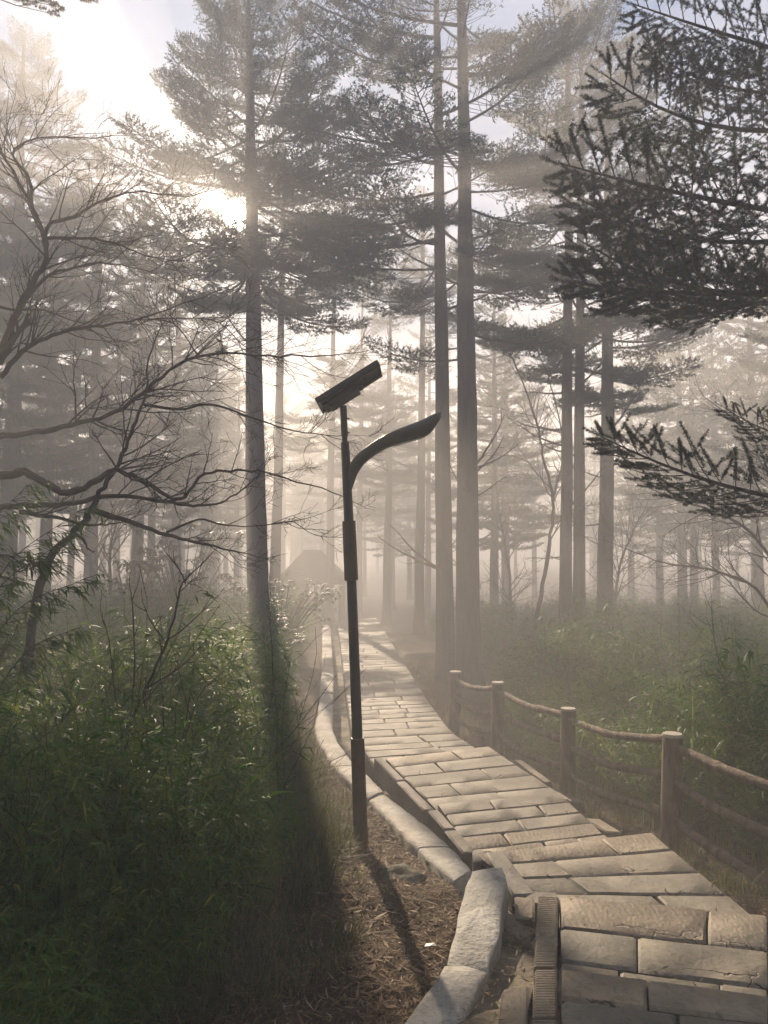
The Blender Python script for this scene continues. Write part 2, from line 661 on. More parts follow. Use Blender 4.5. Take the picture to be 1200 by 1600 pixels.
# gutter floor between kerb and path edge
mb = MB()
gy = spaced([(1.4, 10, 0.12), (10, 30, 0.4)])
rows = []
for y in gy:
    xl = interp(y, GLY, GLX) - 0.05
    xr = interp(y, LSY, LSX) + 0.10
    rows.append([(xl + (xr - xl) * t, y, prof(y) - interp(y, [3.2, 4.2, 4.9, 9], [0.04, 0.05, 0.15, 0.20]) - 0.03 * math.sin(t * math.pi) + 0.035 * mnoise.noise(Vector((xl * 3 + t * 2, y * 2.2, 1)))) for t in np.linspace(0, 1, 7)])
vs = [p for r in rows for p in r]
fs = [(j * 7 + i, j * 7 + i + 1, (j + 1) * 7 + i + 1, (j + 1) * 7 + i) for j in range(len(rows) - 1) for i in range(6)]
mb.add(vs, fs)
gutter = mb.build('gutter', m_gutter, smooth=True)
tag(gutter, 'stained concrete gutter between the pale kerb and the path', kind='structure')

# ------------------------------------------------------------------ stone path
rng = random.Random(11)
path_bed = MB()


def slab_mesh(c, th, rng, nu=None, nv=None, gap=0.006, amp=0.006, chip=0.012):
    """an uneven stone slab over four corners c (near-left, near-right, far-right, far-left), top rounded at its edges"""
    c = [Vector(p) for p in c]
    lu = (c[1] - c[0]).length
    lv = (c[3] - c[0]).length
    nu = nu or max(3, min(9, int(lu / 0.09)))
    nv = nv or max(3, min(6, int(lv / 0.09)))
    o = Vector((rng.uniform(0, 99), rng.uniform(0, 99), 0))
    g = []
    su, sv = gap / lu, gap / lv
    iu, iv = min(0.2, 0.013 / lu), min(0.2, 0.013 / lv)
    us = [su] + [su + iu + (1 - 2 * su - 2 * iu) * i / (nu - 2) for i in range(nu - 1)] + [1 - su]
    vs_ = [sv] + [sv + iv + (1 - 2 * sv - 2 * iv) * i / (nv - 2) for i in range(nv - 1)] + [1 - sv]
    for j, v in enumerate(vs_):
        for i, u in enumerate(us):
            p = (c[0] * (1 - u) + c[1] * u) * (1 - v) + (c[3] * (1 - u) + c[2] * u) * v
            edge = i in (0, nu) or j in (0, nv)
            q = Vector((p.x * 4, p.y * 4, 0)) + o
            dz = mnoise.noise(q) * amp + mnoise.noise(q * 3.3) * amp * 0.6
            if edge:
                k = mnoise.noise(q * 2.5)
                dz -= 0.010 + max(0, k) * chip
                p = p + Vector((mnoise.noise(q * 2 + Vector((5, 0, 0))), mnoise.noise(q * 2 + Vector((0, 9, 0))), 0)) * chip * 0.9
            g.append((p.x, p.y, p.z + dz))
    W = nu + 1
    fs = [(j * W + i, j * W + i + 1, (j + 1) * W + i + 1, (j + 1) * W + i) for j in range(nv) for i in range(nu)]
    per = [i for i in range(W)] + [j * W + nu for j in range(1, nv + 1)] + [nv * W + i for i in range(nu - 1, -1, -1)] + [j * W for j in range(nv - 1, 0, -1)]
    b = len(g)
    g += [(g[i][0], g[i][1], g[i][2] - th) for i in per]
    n = len(per)
    fs += [(per[k], b + k, b + (k + 1) % n, per[(k + 1) % n]) for k in range(n)]
    mid = Vector((0, 0, 0))
    for p in g[:b]:
        mid += Vector(p)
    mid /= b
    m = MB()
    m.add([Vector(p) - mid for p in g], fs)
    return m, mid


path = None
slabs = []


def lay(c, th, mat, name='paving_slab', **kw):
    m, mid = slab_mesh(c, th, rng, **kw)
    o = m.build(name, mat, path)
    # tops stay faceted only where broken
    o.data.polygons.foreach_set('use_smooth', [True] * len(o.data.polygons))
    o.data.set_sharp_from_angle(angle=math.radians(38))
    o.location = mid
    return o


def tier(key, rows, top_th=0.12, rough_rows=()):
    z, fl, fr, nl, nr = tiers[key]
    FL, FR, NL, NR = on(*fl, z), on(*fr, z), on(*nl, z), on(*nr, z)
    for ri, (a, b, cuts) in enumerate(rows):
        A, B = NL.lerp(FL, a), NR.lerp(FR, a)
        Cc, D = NR.lerp(FR, b), NL.lerp(FL, b)
        cs = [0.0] + list(cuts) + [1.0]
        for k in range(len(cs) - 1):
            u0, u1 = cs[k], cs[k + 1]
            sk = rng.uniform(-0.012, 0.012)
            u0b = u0 + (sk if k > 0 else 0)
            c = [A.lerp(B, u0), A.lerp(B, u1), D.lerp(Cc, u1), D.lerp(Cc, u0b)]
            dz = rng.uniform(-0.003, 0.003)
            c = [p + Vector((0, 0, dz)) for p in c]
            lay(c, top_th, m_slab_rough if ri in rough_rows else m_slab, amp=0.006 if ri in rough_rows else 0.0035)
    path_bed.add([p + Vector((0, 0, -0.035)) for p in (NL, NR, FR, FL)] + [p + Vector((0, 0, -0.45)) for p in (NL, NR, FR, FL)],
                 [(0, 1, 2, 3), (0, 4, 5, 1), (1, 5, 6, 2), (2, 6, 7, 3), (3, 7, 4, 0)])


# the bed goes down first so that the slabs can be its children
path = link('path', bpy.data.meshes.new('path'))
tag(path, 'stone slab walk stepping down and running straight into the mist', kind='structure')

# rows run near to far
tier('t0', [(0.0, 0.62, (0.58,)), (0.62, 1.0, (0.44,))], rough_rows=(1,))
tier('t1', [(0.0, 0.18, (0.30, 0.78)), (0.18, 0.56, (0.385,)), (0.56, 1.0, (0.72,))], rough_rows=(2,))
tier('t2', [(0.0, 0.20, (0.62,)), (0.20, 0.46, (0.30,)), (0.46, 0.74, (0.34,)), (0.74, 1.0, (0.70,))], rough_rows=(3,))
tier('t3', [(0.0, 0.16, (0.52, 0.78)), (0.16, 0.36, (0.30,)), (0.36, 0.56, (0.48,)), (0.56, 0.78, (0.72,)), (0.78, 1.0, (0.40,))], rough_rows=(0, 1))
tier('t4', [(0.0, 0.20, (0.55,)), (0.20, 0.40, (0.28,)), (0.40, 0.60, (0.66,)), (0.60, 0.80, (0.36,)), (0.80, 1.0, (0.62,))], rough_rows=(4,))

# the long straight run
cumL = far_L
y = 0.0


def side(P, y):
    yy = [p.y for p in P]
    return Vector((interp(y, yy, [p.x for p in P]), y, interp(y, yy, [p.z for p in P])))


def far_pt(s, u):
    """s metres along the left side of the run, u across it (rows lie square to the walk)"""
    a, b = side(far_L, s), side(far_R, s + 0.32)
    return a.lerp(b, u)


s = far_L[0].y
prev = None
nrow = 0
while s < 33.5:
    d = rng.uniform(0.30, 0.46) if s < 20 else rng.uniform(0.42, 0.60)
    n = rng.choice((2, 2, 3)) if s < 17 else 2
    if n == 2:
        cuts = [rng.choice((rng.uniform(0.3, 0.44), rng.uniform(0.56, 0.7)))]
    else:
        cuts = [rng.uniform(0.26, 0.38), rng.uniform(0.60, 0.74)]
    cs = [0.0] + cuts + [1.0]
    for k in range(len(cs) - 1):
        dz = Vector((0, 0, rng.uniform(-0.003, 0.003)))
        c = [far_pt(s, cs[k]) + dz, far_pt(s, cs[k + 1]) + dz, far_pt(s + d, cs[k + 1]) + dz, far_pt(s + d, cs[k]) + dz]
        kw = {} if s < 13 else {'nu': 3, 'nv': 2}
        if s >= 13:
            kw['nu'], kw['nv'] = 3, 3
        lay(c, 0.09, m_slab, gap=0.008, **kw)
    s += d
ss = list(np.linspace(far_L[0].y, s, 24))
vs = []
for q in ss:
    for u in (0.0, 1.0):
        p = far_pt(q, u)
        vs += [(p.x, p.y, p.z - 0.03), (p.x, p.y, p.z - 0.4)]
fs = []
for i in range(len(ss) - 1):
    a, b = i * 4, i * 4 + 4
    fs += [(a, a + 2, b + 2, b), (a + 1, a, b, b + 1), (a + 2, a + 3, b + 3, b + 2)]
path_bed.add(vs, fs)
me = path_bed.data('path', m_bed)
old = path.data
path.data = me
bpy.data.meshes.remove(old)


# stone edging along the left of each step, ribbed stones beside the nearest ones
def bar_from(c, th, mat, name, amp=0.003, **kw):
    return lay(c, th, mat, name, amp=amp, **kw)


def strip(z, near, far, w_near, w_far, parts, name='edging_stone', mat=None, th=0.20):
    """stones in a line; near/far: outer (left) pixel; w: width in metres towards the path"""
    A, B = on(*near, z), on(*far, z)
    d = (B - A).normalized()
    r = Vector((d.y, -d.x, 0))
    for k in range(parts):
        t0, t1 = k / parts, (k + 1) / parts
        p0, p1 = A.lerp(B, t0), A.lerp(B, t1)
        w0, w1 = w_near + (w_far - w_near) * t0, w_near + (w_far - w_near) * t1
        dz = Vector((0, 0, rng.uniform(-0.004, 0.004)))
        bar_from([p0 + dz, p0 + r * w0 + dz, p1 + r * w1 + dz, p1 + dz], th, mat or m_beam, name, chip=0.005)


strip(0.455, (800, 1400), (757, 1330), 0.15, 0.13, 1)
strip(0.462, (758, 1331), (737, 1330), 0.0, 0.0, 0)
strip(0.315, (722, 1333), (667, 1266), 0.115, 0.10, 2, th=0.22)
strip(0.20, (661, 1266), (584, 1184), 0.11, 0.10, 2, th=0.20)
bar_from([on(737, 1345, 0.44), on(760, 1343, 0.44), on(775, 1329, 0.44), on(735, 1326, 0.44)], 0.22, m_beam, 'edging_stone')
bar_from([on(798, 1412, 0.47), on(880, 1412, 0.47), on(870, 1393, 0.47), on(838, 1391, 0.47)], 0.16, m_beam, 'edging_stone')


def ribbed_stone(c, th):
    c = [Vector(p) for p in c]
    L = ((c[3] - c[0]).length + (c[2] - c[1]).length) / 2
    n = int(L / 0.022)
    m = MB()
    mid = (c[0] + c[1] + c[2] + c[3]) / 4
    ring = []
    for i in range(n * 4 + 1):
        t = i / (n * 4)
        z = (-0.003, 0.004, 0.005, 0.004)[i % 4]
        wob = 0.004 * mnoise.noise(Vector((t * 9, c[0].y * 5, 2)))
        a, b = c[0].lerp(c[3], t), c[1].lerp(c[2], t)
        ring.append((a + Vector((wob, 0, z - 0.006)) - mid, a.lerp(b, 0.1) + Vector((0, 0, z)) - mid, a.lerp(b, 0.9) + Vector((0, 0, z)) - mid, b + Vector((wob, 0, z - 0.006)) - mid))
    vs, fs = [], []
    for r in ring:
        vs += [r[0] - Vector((0, 0, th)), r[0], r[1], r[2], r[3], r[3] - Vector((0, 0, th))]
    for i in range(len(ring) - 1):
        for k in range(5):
            fs.append((i * 6 + k, i * 6 + k + 1, (i + 1) * 6 + k + 1, (i + 1) * 6 + k))
    e = (len(ring) - 1) * 6
    fs += [(5, 4, 3, 2, 1, 0), (e, e + 1, e + 2, e + 3, e + 4, e + 5)]
    m.add(vs, fs)
    o = m.build('ribbed_stone', m_slab_rough, path)
    o.location = mid


ribbed_stone([on(834, 1512, 0.612), on(869, 1512, 0.612), on(873, 1402, 0.600), on(841, 1400, 0.600)], 0.3)
ribbed_stone([on(832, 1590, 0.660), on(871, 1590, 0.660), on(870, 1516, 0.622), on(836, 1516, 0.622)], 0.3)
ribbed_stone([on(828, 1690, 0.705), on(872, 1690, 0.705), on(872, 1594, 0.668), on(831, 1594, 0.668)], 0.3)
# rough flat stones left of the ribbed strip
lay([on(762, 1660, 0.66), on(826, 1660, 0.67), on(829, 1540, 0.65), on(782, 1546, 0.64)], 0.25, m_slab_rough, 'gutter_slab', amp=0.02, chip=0.03)
lay([on(806, 1432, 0.52), on(838, 1436, 0.52), on(838, 1402, 0.50), on(800, 1400, 0.50)], 0.25, m_slab_rough, 'gutter_slab', amp=0.012, chip=0.02)
# worn stones lining the right side of the walk
for (x0, y0, x1, y1, z) in ((905, 1278, 940, 1300, 0.20), (850, 1232, 884, 1252, 0.09), (790, 1186, 838, 1222, 0.02)):
    a, b = on(x0 + 6, y0, z), on(x1 + 6, y1, z)
    w = Vector((0.15, 0.02, -0.01))
    lay([b, b + w, a + w, a], 0.12, m_slab_rough, 'border_stone', amp=0.012, chip=0.02)


# ------------------------------------------------------------------ pale kerb
def outline_stone(name, outline, th, mat, parent, rng, dome=0.012, inset=0.018):
    """a stone over a top outline, with rounded arris, uneven top and slightly battered sides"""
    pts = [Vector(p) for p in outline]
    # densify
    P = []
    n = len(pts)
    for i in range(n):
        a, b = pts[i], pts[(i + 1) % n]
        k = max(1, int((b - a).length / 0.06))
        for j in range(k):
            P.append(a.lerp(b, j / k))
    area = sum(P[i].x * P[(i + 1) % len(P)].y - P[(i + 1) % len(P)].x * P[i].y for i in range(len(P)))
    if area < 0:
        P.reverse()
    mid = sum(P, Vector()) / len(P)
    o = Vector((rng.uniform(0, 50), rng.uniform(0, 50), 0))
    rings = []
    for sc_, dz in ((1.03, -th), (1.01, -0.05), (1.0, -0.018), (0.985, -0.006), (0.94, 0.0), (0.75, dome * 0.5), (0.4, dome)):
        r = []
        for p in P:
            q = (p - mid)
            d = q.length
            s2 = sc_ if sc_ > 0.93 and d < 0.0 else sc_
            if 0.9 < sc_ < 1.0:
                s2 = 1 - (1 - sc_) * 0.16 / max(d, 0.05)
            pp = mid + Vector((q.x * s2, q.y * s2, 0))
            zz = p.z
            nn_ = mnoise.noise(Vector((pp.x * 9, pp.y * 9, dz * 8)) + o)
            pp = pp + Vector((mnoise.noise(Vector((pp.x * 7, pp.y * 7, dz * 9 + 4)) + o), mnoise.noise(Vector((pp.x * 7, pp.y * 7, dz * 9 + 14)) + o), 0)) * 0.007
            r.append((pp.x - mid.x, pp.y - mid.y, zz - mid.z + dz + nn_ * 0.006))
        rings.append(r)
    m = MB()
    N = len(P)
    vs = [p for r in rings for p in r] + [(0, 0, dome)]
    fs = []
    for a in range(len(rings) - 1):
        for i in range(N):
            fs.append((a * N + i, a * N + (i + 1) % N, (a + 1) * N + (i + 1) % N, (a + 1) * N + i))
    L = (len(rings) - 1) * N
    fs += [(L + i, L + (i + 1) % N, len(vs) - 1) for i in range(N)]
    m.add(vs, fs)
    ob = m.build(name, mat, parent, smooth=True)
    ob.location = mid
    return ob


kerb = thing('kerb_wall', 'low pale stone kerb curving along the left of the gutter', 'kerb', (0, 0, 0))
krng = random.Random(5)
outline_stone('kerb_stone', BIG1, 0.42, m_kerb, kerb, krng, inset=0.03)
outline_stone('kerb_stone', BIG2, 0.42, m_kerb, kerb, krng)
# stones along the curve: the joints seen in the walk
kc = list(zip(catmull([Vector(p) for p in kl], 8), catmull([Vector(p) for p in kr], 8)))
breaks = [0, 12, 21, 27, 32, 40, 48, 56, 64, 72, 80]
for a, b in zip(breaks[:-1], breaks[1:]):
    seg = kc[a:b + 1]
    Lp = [p for p, q in seg]
    Rp = [q for p, q in seg]
    shrink = 0.004
    poly = Lp + Rp[::-1]
    cm = sum(poly, Vector()) / len(poly)
    dirn = (Lp[-1] - Lp[0]).normalized()
    poly = [p - dirn * (shrink if (p - cm).dot(dirn) > 0 else -shrink) for p in poly]
    th = 0.36
    # strip stone: cross-section swept along the run, rounded arris
    m = MB()
    vs = []
    K = len(seg)
    prof_ = [(0.0, -th), (0.0, -0.022), (0.05, -0.006), (0.16, 0.0), (0.38, 0.004), (0.62, 0.004), (0.84, 0.0), (0.95, -0.006), (1.0, -0.022), (1.0, -th)]
    dzs = krng.uniform(-0.012, 0.012)
    for i, (l, r) in enumerate(zip(poly[:K], poly[K:][::-1])):
        e = 0.010 if i in (0, K - 1) else 0.0
        for u, z in prof_:
            p = l.lerp(r, u)
            q = Vector((p.x * 6, p.y * 6, z * 5))
            p = p + Vector((mnoise.noise(q) * 0.012, 0, z + dzs - e + mnoise.noise(q + Vector((7, 3, 1))) * 0.010))
            vs.append(p - cm)
    n = len(prof_)
    fs = [(i * n + k, i * n + k + 1, (i + 1) * n + k + 1, (i + 1) * n + k) for i in range(K - 1) for k in range(n - 1)]
    fs += [tuple(reversed(range(n))), tuple(range((K - 1) * n, K * n))]
    m.add(vs, fs)
    bm = bmesh.new()
    me = m.data('kerb_stone', m_kerb)
    bm.from_mesh(me)
    bmesh.ops.recalc_face_normals(bm, faces=bm.faces)
    bm.to_mesh(me)
    bm.free()
    ob = link('kerb_stone', me, kerb, cm)
    ob.data.polygons.foreach_set('use_smooth', [True] * len(ob.data.polygons))
    ob.data.set_sharp_from_angle(angle=math.radians(50))


# ------------------------------------------------------------------ rocks
def rock(name, label, loc, size, seed, mat, sub=3):
    bm = bmesh.new()
    bmesh.ops.create_icosphere(bm, subdivisions=sub, radius=1.0)
    o = Vector((seed * 3.7, seed * 1.3, seed))
    for v in bm.verts:
        k = 1 + 0.42 * mnoise.noise(v.co * 1.3 + o) + 0.20 * mnoise.noise(v.co * 3.1 + o) + 0.06 * mnoise.noise(v.co * 8 + o)
        v.co = Vector((v.co.x * size[0], v.co.y * size[1], v.co.z * size[2])) * k
    me = bpy.data.meshes.new(name)
    bm.to_mesh(me)
    bm.free()
    me.materials.append(mat)
    me.polygons.foreach_set('use_smooth', [True] * len(me.polygons))
    ob = link(name, me, None, loc)
    return tag(ob, label, 'rock')


p = on(622, 1372, 0.50)
rock('rock', 'mossy dark rock on the litter between lamp post and kerb', (p.x, p.y, 0.47), (0.17, 0.12, 0.085), 3, m_rock)
p = on(808, 1448, 0.46)
rock('rock', 'grey rounded stone wedged in the gutter by the ribbed strip', (p.x, p.y, 0.43), (0.10, 0.18, 0.06), 8, m_slab_rough)

# ------------------------------------------------------------------ solar street lamp
LY = 5.36
base = at(565, 1338, LY)
lamp = thing('street_lamp', 'dark solar street lamp with a curved arm, standing on bare litter beside the kerb', 'street lamp', base)


def lp(px, py, dy=0.0):
    return at(px, py, LY + dy) - base


def prism(pts_l, w0, w1, nside=12, square=False):
    pass


def pole_seg(name, p0, p1, r0, r1, mat, n=16, bevel=0.003, parent=None):
    m = MB()
    m.tube([p0, p1], [r0, r1], n)
    o = m.build(name, mat, parent or lamp, bevel=bevel)
    o.data.polygons.foreach_set('use_smooth', [True] * len(o.data.polygons))
    o.data.set_sharp_from_angle(angle=math.radians(40))
    return o


PXM = LY / F * 1.0
sleeve = pole_seg('base_sleeve', lp(565, 1352), lp(558.5, 1153), 11.2 * PXM, 10.6 * PXM, m_brown, 18)
m = MB()
m.tube([lp(565.2, 1342), lp(565.0, 1332)], [17 * PXM, 16 * PXM], 18)
m.build('base_flange', m_brown, lamp, bevel=0.004)
m = MB()
m.box(-0.006, 0.006, -0.05, -0.0465, -0.03, 0.03, M=Matrix.Translation(lp(560, 1172)))
m.build('cable_slot', m_steel, sleeve)
pole_seg('lower_pole', lp(558.5, 1156), lp(549, 900), 8.2 * PXM, 7.6 * PXM, m_steel)
bx = pole_seg('battery_sleeve', lp(549, 907), lp(545, 814), 10.8 * PXM, 10.5 * PXM, m_olive, 18)
pole_seg('upper_pole', lp(545.2, 818), lp(539, 691), 7.6 * PXM, 6.6 * PXM, m_steel)
pole_seg('pole_neck', lp(539, 693), lp(538.2, 678), 4.2 * PXM, 4.2 * PXM, m_steel)
mast = pole_seg('mast', lp(538.4, 682), lp(536.5, 634), 5.4 * PXM, 5.4 * PXM, m_steel)
for py in (654, 676):
    m = MB()
    c = lp(538, py)
    m.tube([c + Vector((0.018, 0, 0)), c + Vector((0.037, 0, 0))], [0.006, 0.006], 8)
    m.build('bolt', m_steel, mast)
# curved arm: S shape in side view, swept with a flattened section
top_e = [(536, 742), (542, 735), (549, 722), (556, 713), (565, 705), (580, 694), (605, 678), (630, 668), (657, 658), (675, 649), (689, 643)]
bot_e = [(548, 770), (553, 756), (557, 744), (563, 733), (570, 724), (582, 714), (601, 702), (626, 692), (651, 687), (672, 677), (688.6, 654)]
te = catmull([lp(*p) for p in top_e], 4)
be = catmull([lp(*p) for p in bot_e], 4)
m = MB()
vs = []
K = len(te)
for i in range(K):
    t = i / (K - 1)
    hw = 0.022 + 0.042 * min(1.0, t * 1.8)
    if t > 0.88:
        hw *= math.sqrt(max(0.06, 1 - ((t - 0.88) / 0.13) ** 2))
    a, b = te[i], be[i]
    for u, w in ((0.0, 0.55), (0.12, 0.92), (0.45, 1.0), (0.8, 0.80), (1.0, 0.42)):
        vs.append(a.lerp(b, u) + Vector((0, -hw * w, 0)))
    for u, w in ((1.0, 0.42), (0.8, 0.80), (0.45, 1.0), (0.12, 0.92), (0.0, 0.55)):
        vs.append(a.lerp(b, u) + Vector((0, hw * w, 0)))
fs = []
for i in range(K - 1):
    for k in range(10):
        k2 = (k + 1) % 10
        fs.append((i * 10 + k, i * 10 + k2, (i + 1) * 10 + k2, (i + 1) * 10 + k))
fs += [tuple(range(10)), tuple(range((K - 1) * 10, K * 10))[::-1]]
m.add(vs, fs)
arm = m.build('lamp_arm', m_arm, lamp)
bm = bmesh.new()
bm.from_mesh(arm.data)
bmesh.ops.recalc_face_normals(bm, faces=bm.faces)
bm.to_mesh(arm.data)
bm.free()
arm.data.polygons.foreach_set('use_smooth', [True] * len(arm.data.polygons))
arm.data.set_sharp_from_angle(angle=math.radians(55))
m = MB()
q0, q1 = lp(614, 696.5), lp(660, 683.0)
dd = (q1 - q0).normalized()
nn_ = Vector((0, 1, 0))
up_ = nn_.cross(dd) * -1
for a in (0,):
    vs = [q0 + Vector((0, -0.03, 0)), q1 + Vector((0, -0.03, 0)), q1 + Vector((0, 0.03, 0)), q0 + Vector((0, 0.03, 0))]
    vs2 = [v + Vector((0.002, 0, -0.006)) for v in vs]
    m.add(vs + vs2, [(0, 1, 2, 3), (7, 6, 5, 4), (0, 4, 5, 1), (1, 5, 6, 2), (2, 6, 7, 3), (3, 7, 4, 0)])
m.build('light_lens', m_lens, arm)

# solar panel, tilted along the picture and seen from below
pc = (lp(499, 630) + lp(588.5, 574)) / 2
ax = (lp(588.5, 574) - lp(499, 630))
LEN = ax.length
ax = ax.normalized()
dep = Vector((0.10, 1, -0.10)).normalized()
dep = (dep - ax * dep.dot(ax)).normalized()
nrm_ = ax.cross(dep)
if nrm_.z < 0:
    nrm_ = -nrm_
PM = Matrix((ax, dep, nrm_)).transposed().to_4x4()
PM.translation = pc
W2 = 0.115
panel = MB()
panel.box(-LEN / 2, LEN / 2, -W2, W2, -0.022, -0.004, M=PM)
po = panel.build('solar_panel', m_back, lamp)
fr = MB()
t = 0.016
fr.box(-LEN / 2 - 0.004, LEN / 2 + 0.004, -W2 - t, -W2, -0.036, 0.0, M=PM)
fr.box(-LEN / 2 - 0.004, LEN / 2 + 0.004, W2, W2 + t, -0.036, 0.0, M=PM)
fr.box(-LEN / 2 - t, -LEN / 2 - 0.004, -W2 - t, W2 + t, -0.036, 0.0, M=PM)
fr.box(LEN / 2 + 0.004, LEN / 2 + t, -W2 - t, W2 + t, -0.036, 0.0, M=PM)
fr.build('panel_frame', m_steel, po)
for y0 in (-W2, W2 - 0.03):
    fl = MB()
    fl.box(-LEN / 2, LEN / 2, y0, y0 + 0.03, -0.042, -0.0365, M=PM)
    fl.build('frame_flange', m_back, po)
ce = MB()
for i in range(6):
    for j in range(4):
        x0 = -LEN / 2 + 0.01 + i * (LEN - 0.02) / 6
        y0 = -W2 + 0.008 + j * (2 * W2 - 0.016) / 4
        ce.box(x0 + 0.002, x0 + (LEN - 0.02) / 6 - 0.002, y0 + 0.002, y0 + (2 * W2 - 0.016) / 4 - 0.002, -0.004, -0.0005, M=PM)
ce.build('solar_cell', m_cell, po)
cb = MB()
cb.box(-LEN * 0.40, LEN * 0.10, -0.07, 0.07, -0.084, -0.044, M=PM)
cb.box(LEN * 0.11, LEN * 0.17, -0.05, 0.05, -0.070, -0.044, M=PM)
cb.build('controller_box', m_steel, lamp, bevel=0.004)
br = MB()
br.box(-LEN * 0.47, -LEN * 0.40, -W2 * 0.8, W2 * 0.8, -0.066, -0.0425, M=PM)
br.build('bracket', m_steel, lamp, bevel=0.003)
wl = MB()
wl.tube(catmull([PM @ Vector((LEN * 0.17, -0.05, -0.07)), PM @ Vector((LEN * 0.225, -0.06, -0.085)), PM @ Vector((LEN * 0.25, -0.06, -0.06)), PM @ Vector((LEN * 0.235, -0.06, -0.03))], 5), [0.0035] * 16, 5)
wl.build('cable', m_steel, lamp, smooth=True)

# ------------------------------------------------------------------ log fence
fence = thing('log_fence', 'rustic log fence with round posts and three bent rails along the right of the steps', 'fence', (0, 0, 0))
POSTS = [  # top x, top y, base x, base y, depth, radius px
    (712, 1050, 709, 1152, 11.0, 9.0), (778, 1067, 776, 1186, 9.4, 9.5), (888, 1108, 886, 1252, 7.66, 11.5), (1051, 1148, 1047, 1332, 6.0, 15.0), (1312, 1222, 1308, 1480, 4.55, 20.0)]
frng = random.Random(3)


def log(m, pts, rads, n=12, amp=0.006, seed=0.0):
    k0 = len(m.v)
    m.tube(pts, rads, n)
    for i in range(k0, len(m.v)):
        v = Vector(m.v[i])
        q = v * 6 + Vector((seed, seed * 2, 0))
        d = Vector((mnoise.noise(q), mnoise.noise(q + Vector((9, 1, 4))), mnoise.noise(q + Vector((2, 8, 3)))))
        m.v[i] = tuple(v + d * amp)


post_axes = []
for i, (tx, ty, bx_, by, Y, r) in enumerate(POSTS):
    T, B = at(tx, ty, Y), at(bx_, by, Y)
    B = B + (B - T).normalized() * 0.12
    R = r * Y / F
    post_axes.append((T, B, R))
    m = MB()
    log(m, [B.lerp(T, k / 8) - B for k in range(8)] + [T - B - Vector((0, 0, 0.012))], [R * (1.06 - 0.01 * k + 0.02 * frng.uniform(-1, 1)) for k in range(9)], 16, 0.004, i * 3.1)
    po = m.build('post', m_log, fence, smooth=True)
    po.data.set_sharp_from_angle(angle=math.radians(60))
    po.location = B
    m = MB()
    m.tube([Vector((0, 0, -0.012)), Vector((0, 0, 0.004)), Vector((0, 0, 0.011))], [R * 1.03, R * 1.03, R * 0.95], 16)
    cp = m.build('post_top', m_logend, po)
    cp.location = T - B
RAILS = [  # pixel y on left post, mid, right post
    [(1062, 1076, 1074), (1090, 1112, 1116), (1124, 1140, 1142)],
    [(1080, 1102, 1118), (1110, 1138, 1158), (1148, 1178, 1204)],
    [(1124, 1148, 1154), (1166, 1196, 1212), (1208, 1242, 1272)],
    [(1166, 1206, 1262), (1218, 1274, 1350), (1278, 1340, 1450)]]
for b in range(4):
    (T0, B0, R0), (T1, B1, R1) = post_axes[b], post_axes[b + 1]
    Y0, Y1 = T0.y, T1.y
    x0, x1 = POSTS[b][0], POSTS[b + 1][0]
    for k, (ya, ym, yb) in enumerate(RAILS[b]):
        a = at(x0, ya, Y0)
        c = at(x1, yb, Y1)
        Ym = (Y0 + Y1) / 2
        xm = 600 + F * ((a.x + c.x) / 2) / Ym
        mdl = at(xm, ym, Ym)
        zm = (a.z + c.z) / 2
        mdl.z = zm + (mdl.z - zm) * 0.6 - 0.02
        off = Vector((0.0, 0.0, 0.0))
        pts = catmull([a, a.lerp(mdl, 0.5) + Vector((0, 0, -0.012 + frng.uniform(-0.01, 0.01))), mdl, mdl.lerp(c, 0.5) + Vector((0, 0, -0.008 + frng.uniform(-0.01, 0.01))), c], 5)
        r0 = frng.uniform(0.031, 0.036)
        m = MB()
        rr = [r0 * (1 + 0.10 * mnoise.noise(Vector((i * 0.5, b * 5 + k * 2, 1)))) for i in range(len(pts))]
        for _ in range(2):
            j = frng.randrange(3, len(pts) - 3)
            rr[j] *= 1.16
        o0 = pts[0].copy()
        log(m, [q - o0 for q in pts], rr, 10, 0.006, b * 2.3 + k)
        ro = m.build('rail', m_log, fence, smooth=True)
        ro.location = o0

# ------------------------------------------------------------------ conifers
def unit(v):
    return v / np.maximum(np.linalg.norm(v, axis=1, keepdims=True), 1e-9)


def needles(shoots, nrng, per, nlen, nwid, f0=0.35, f1=1.0):
    """shoots: (p, d, length) -> thin needle triangles round each shoot"""
    p = np.array([s[0] for s in shoots])
    d = unit(np.array([s[1] for s in shoots]))
    L = np.array([s[2] for s in shoots])
    n = len(p)
    P = np.repeat(p, per, 0)
    D = np.repeat(d, per, 0)
    LL = np.repeat(L, per)
    t = nrng.uniform(0.0, 1.0, n * per)
    rnd = nrng.normal(size=(n * per, 3))
    rad = unit(rnd - D * np.sum(rnd * D, 1, keepdims=True))
    dirn = unit(D * nrng.uniform(f0, f1, (n * per, 1)) + rad)
    side_ = unit(np.cross(dirn, nrng.normal(size=(n * per, 3))))
    b = P + D * (t * LL)[:, None]
    ln = nlen * nrng.uniform(0.7, 1.15, (n * per, 1)) * (1 - 0.35 * t[:, None])
    v = np.empty((n * per * 3, 3))
    v[0::3] = b - side_ * nwid * 0.5
    v[1::3] = b + side_ * nwid * 0.5
    v[2::3] = b + dirn * ln
    tint = np.repeat(np.repeat(nrng.uniform(0, 1, n), per) * 0.7 + nrng.uniform(0, 0.3, n * per), 3)
    return v, np.arange(n * per * 3).reshape(-1, 3), tint


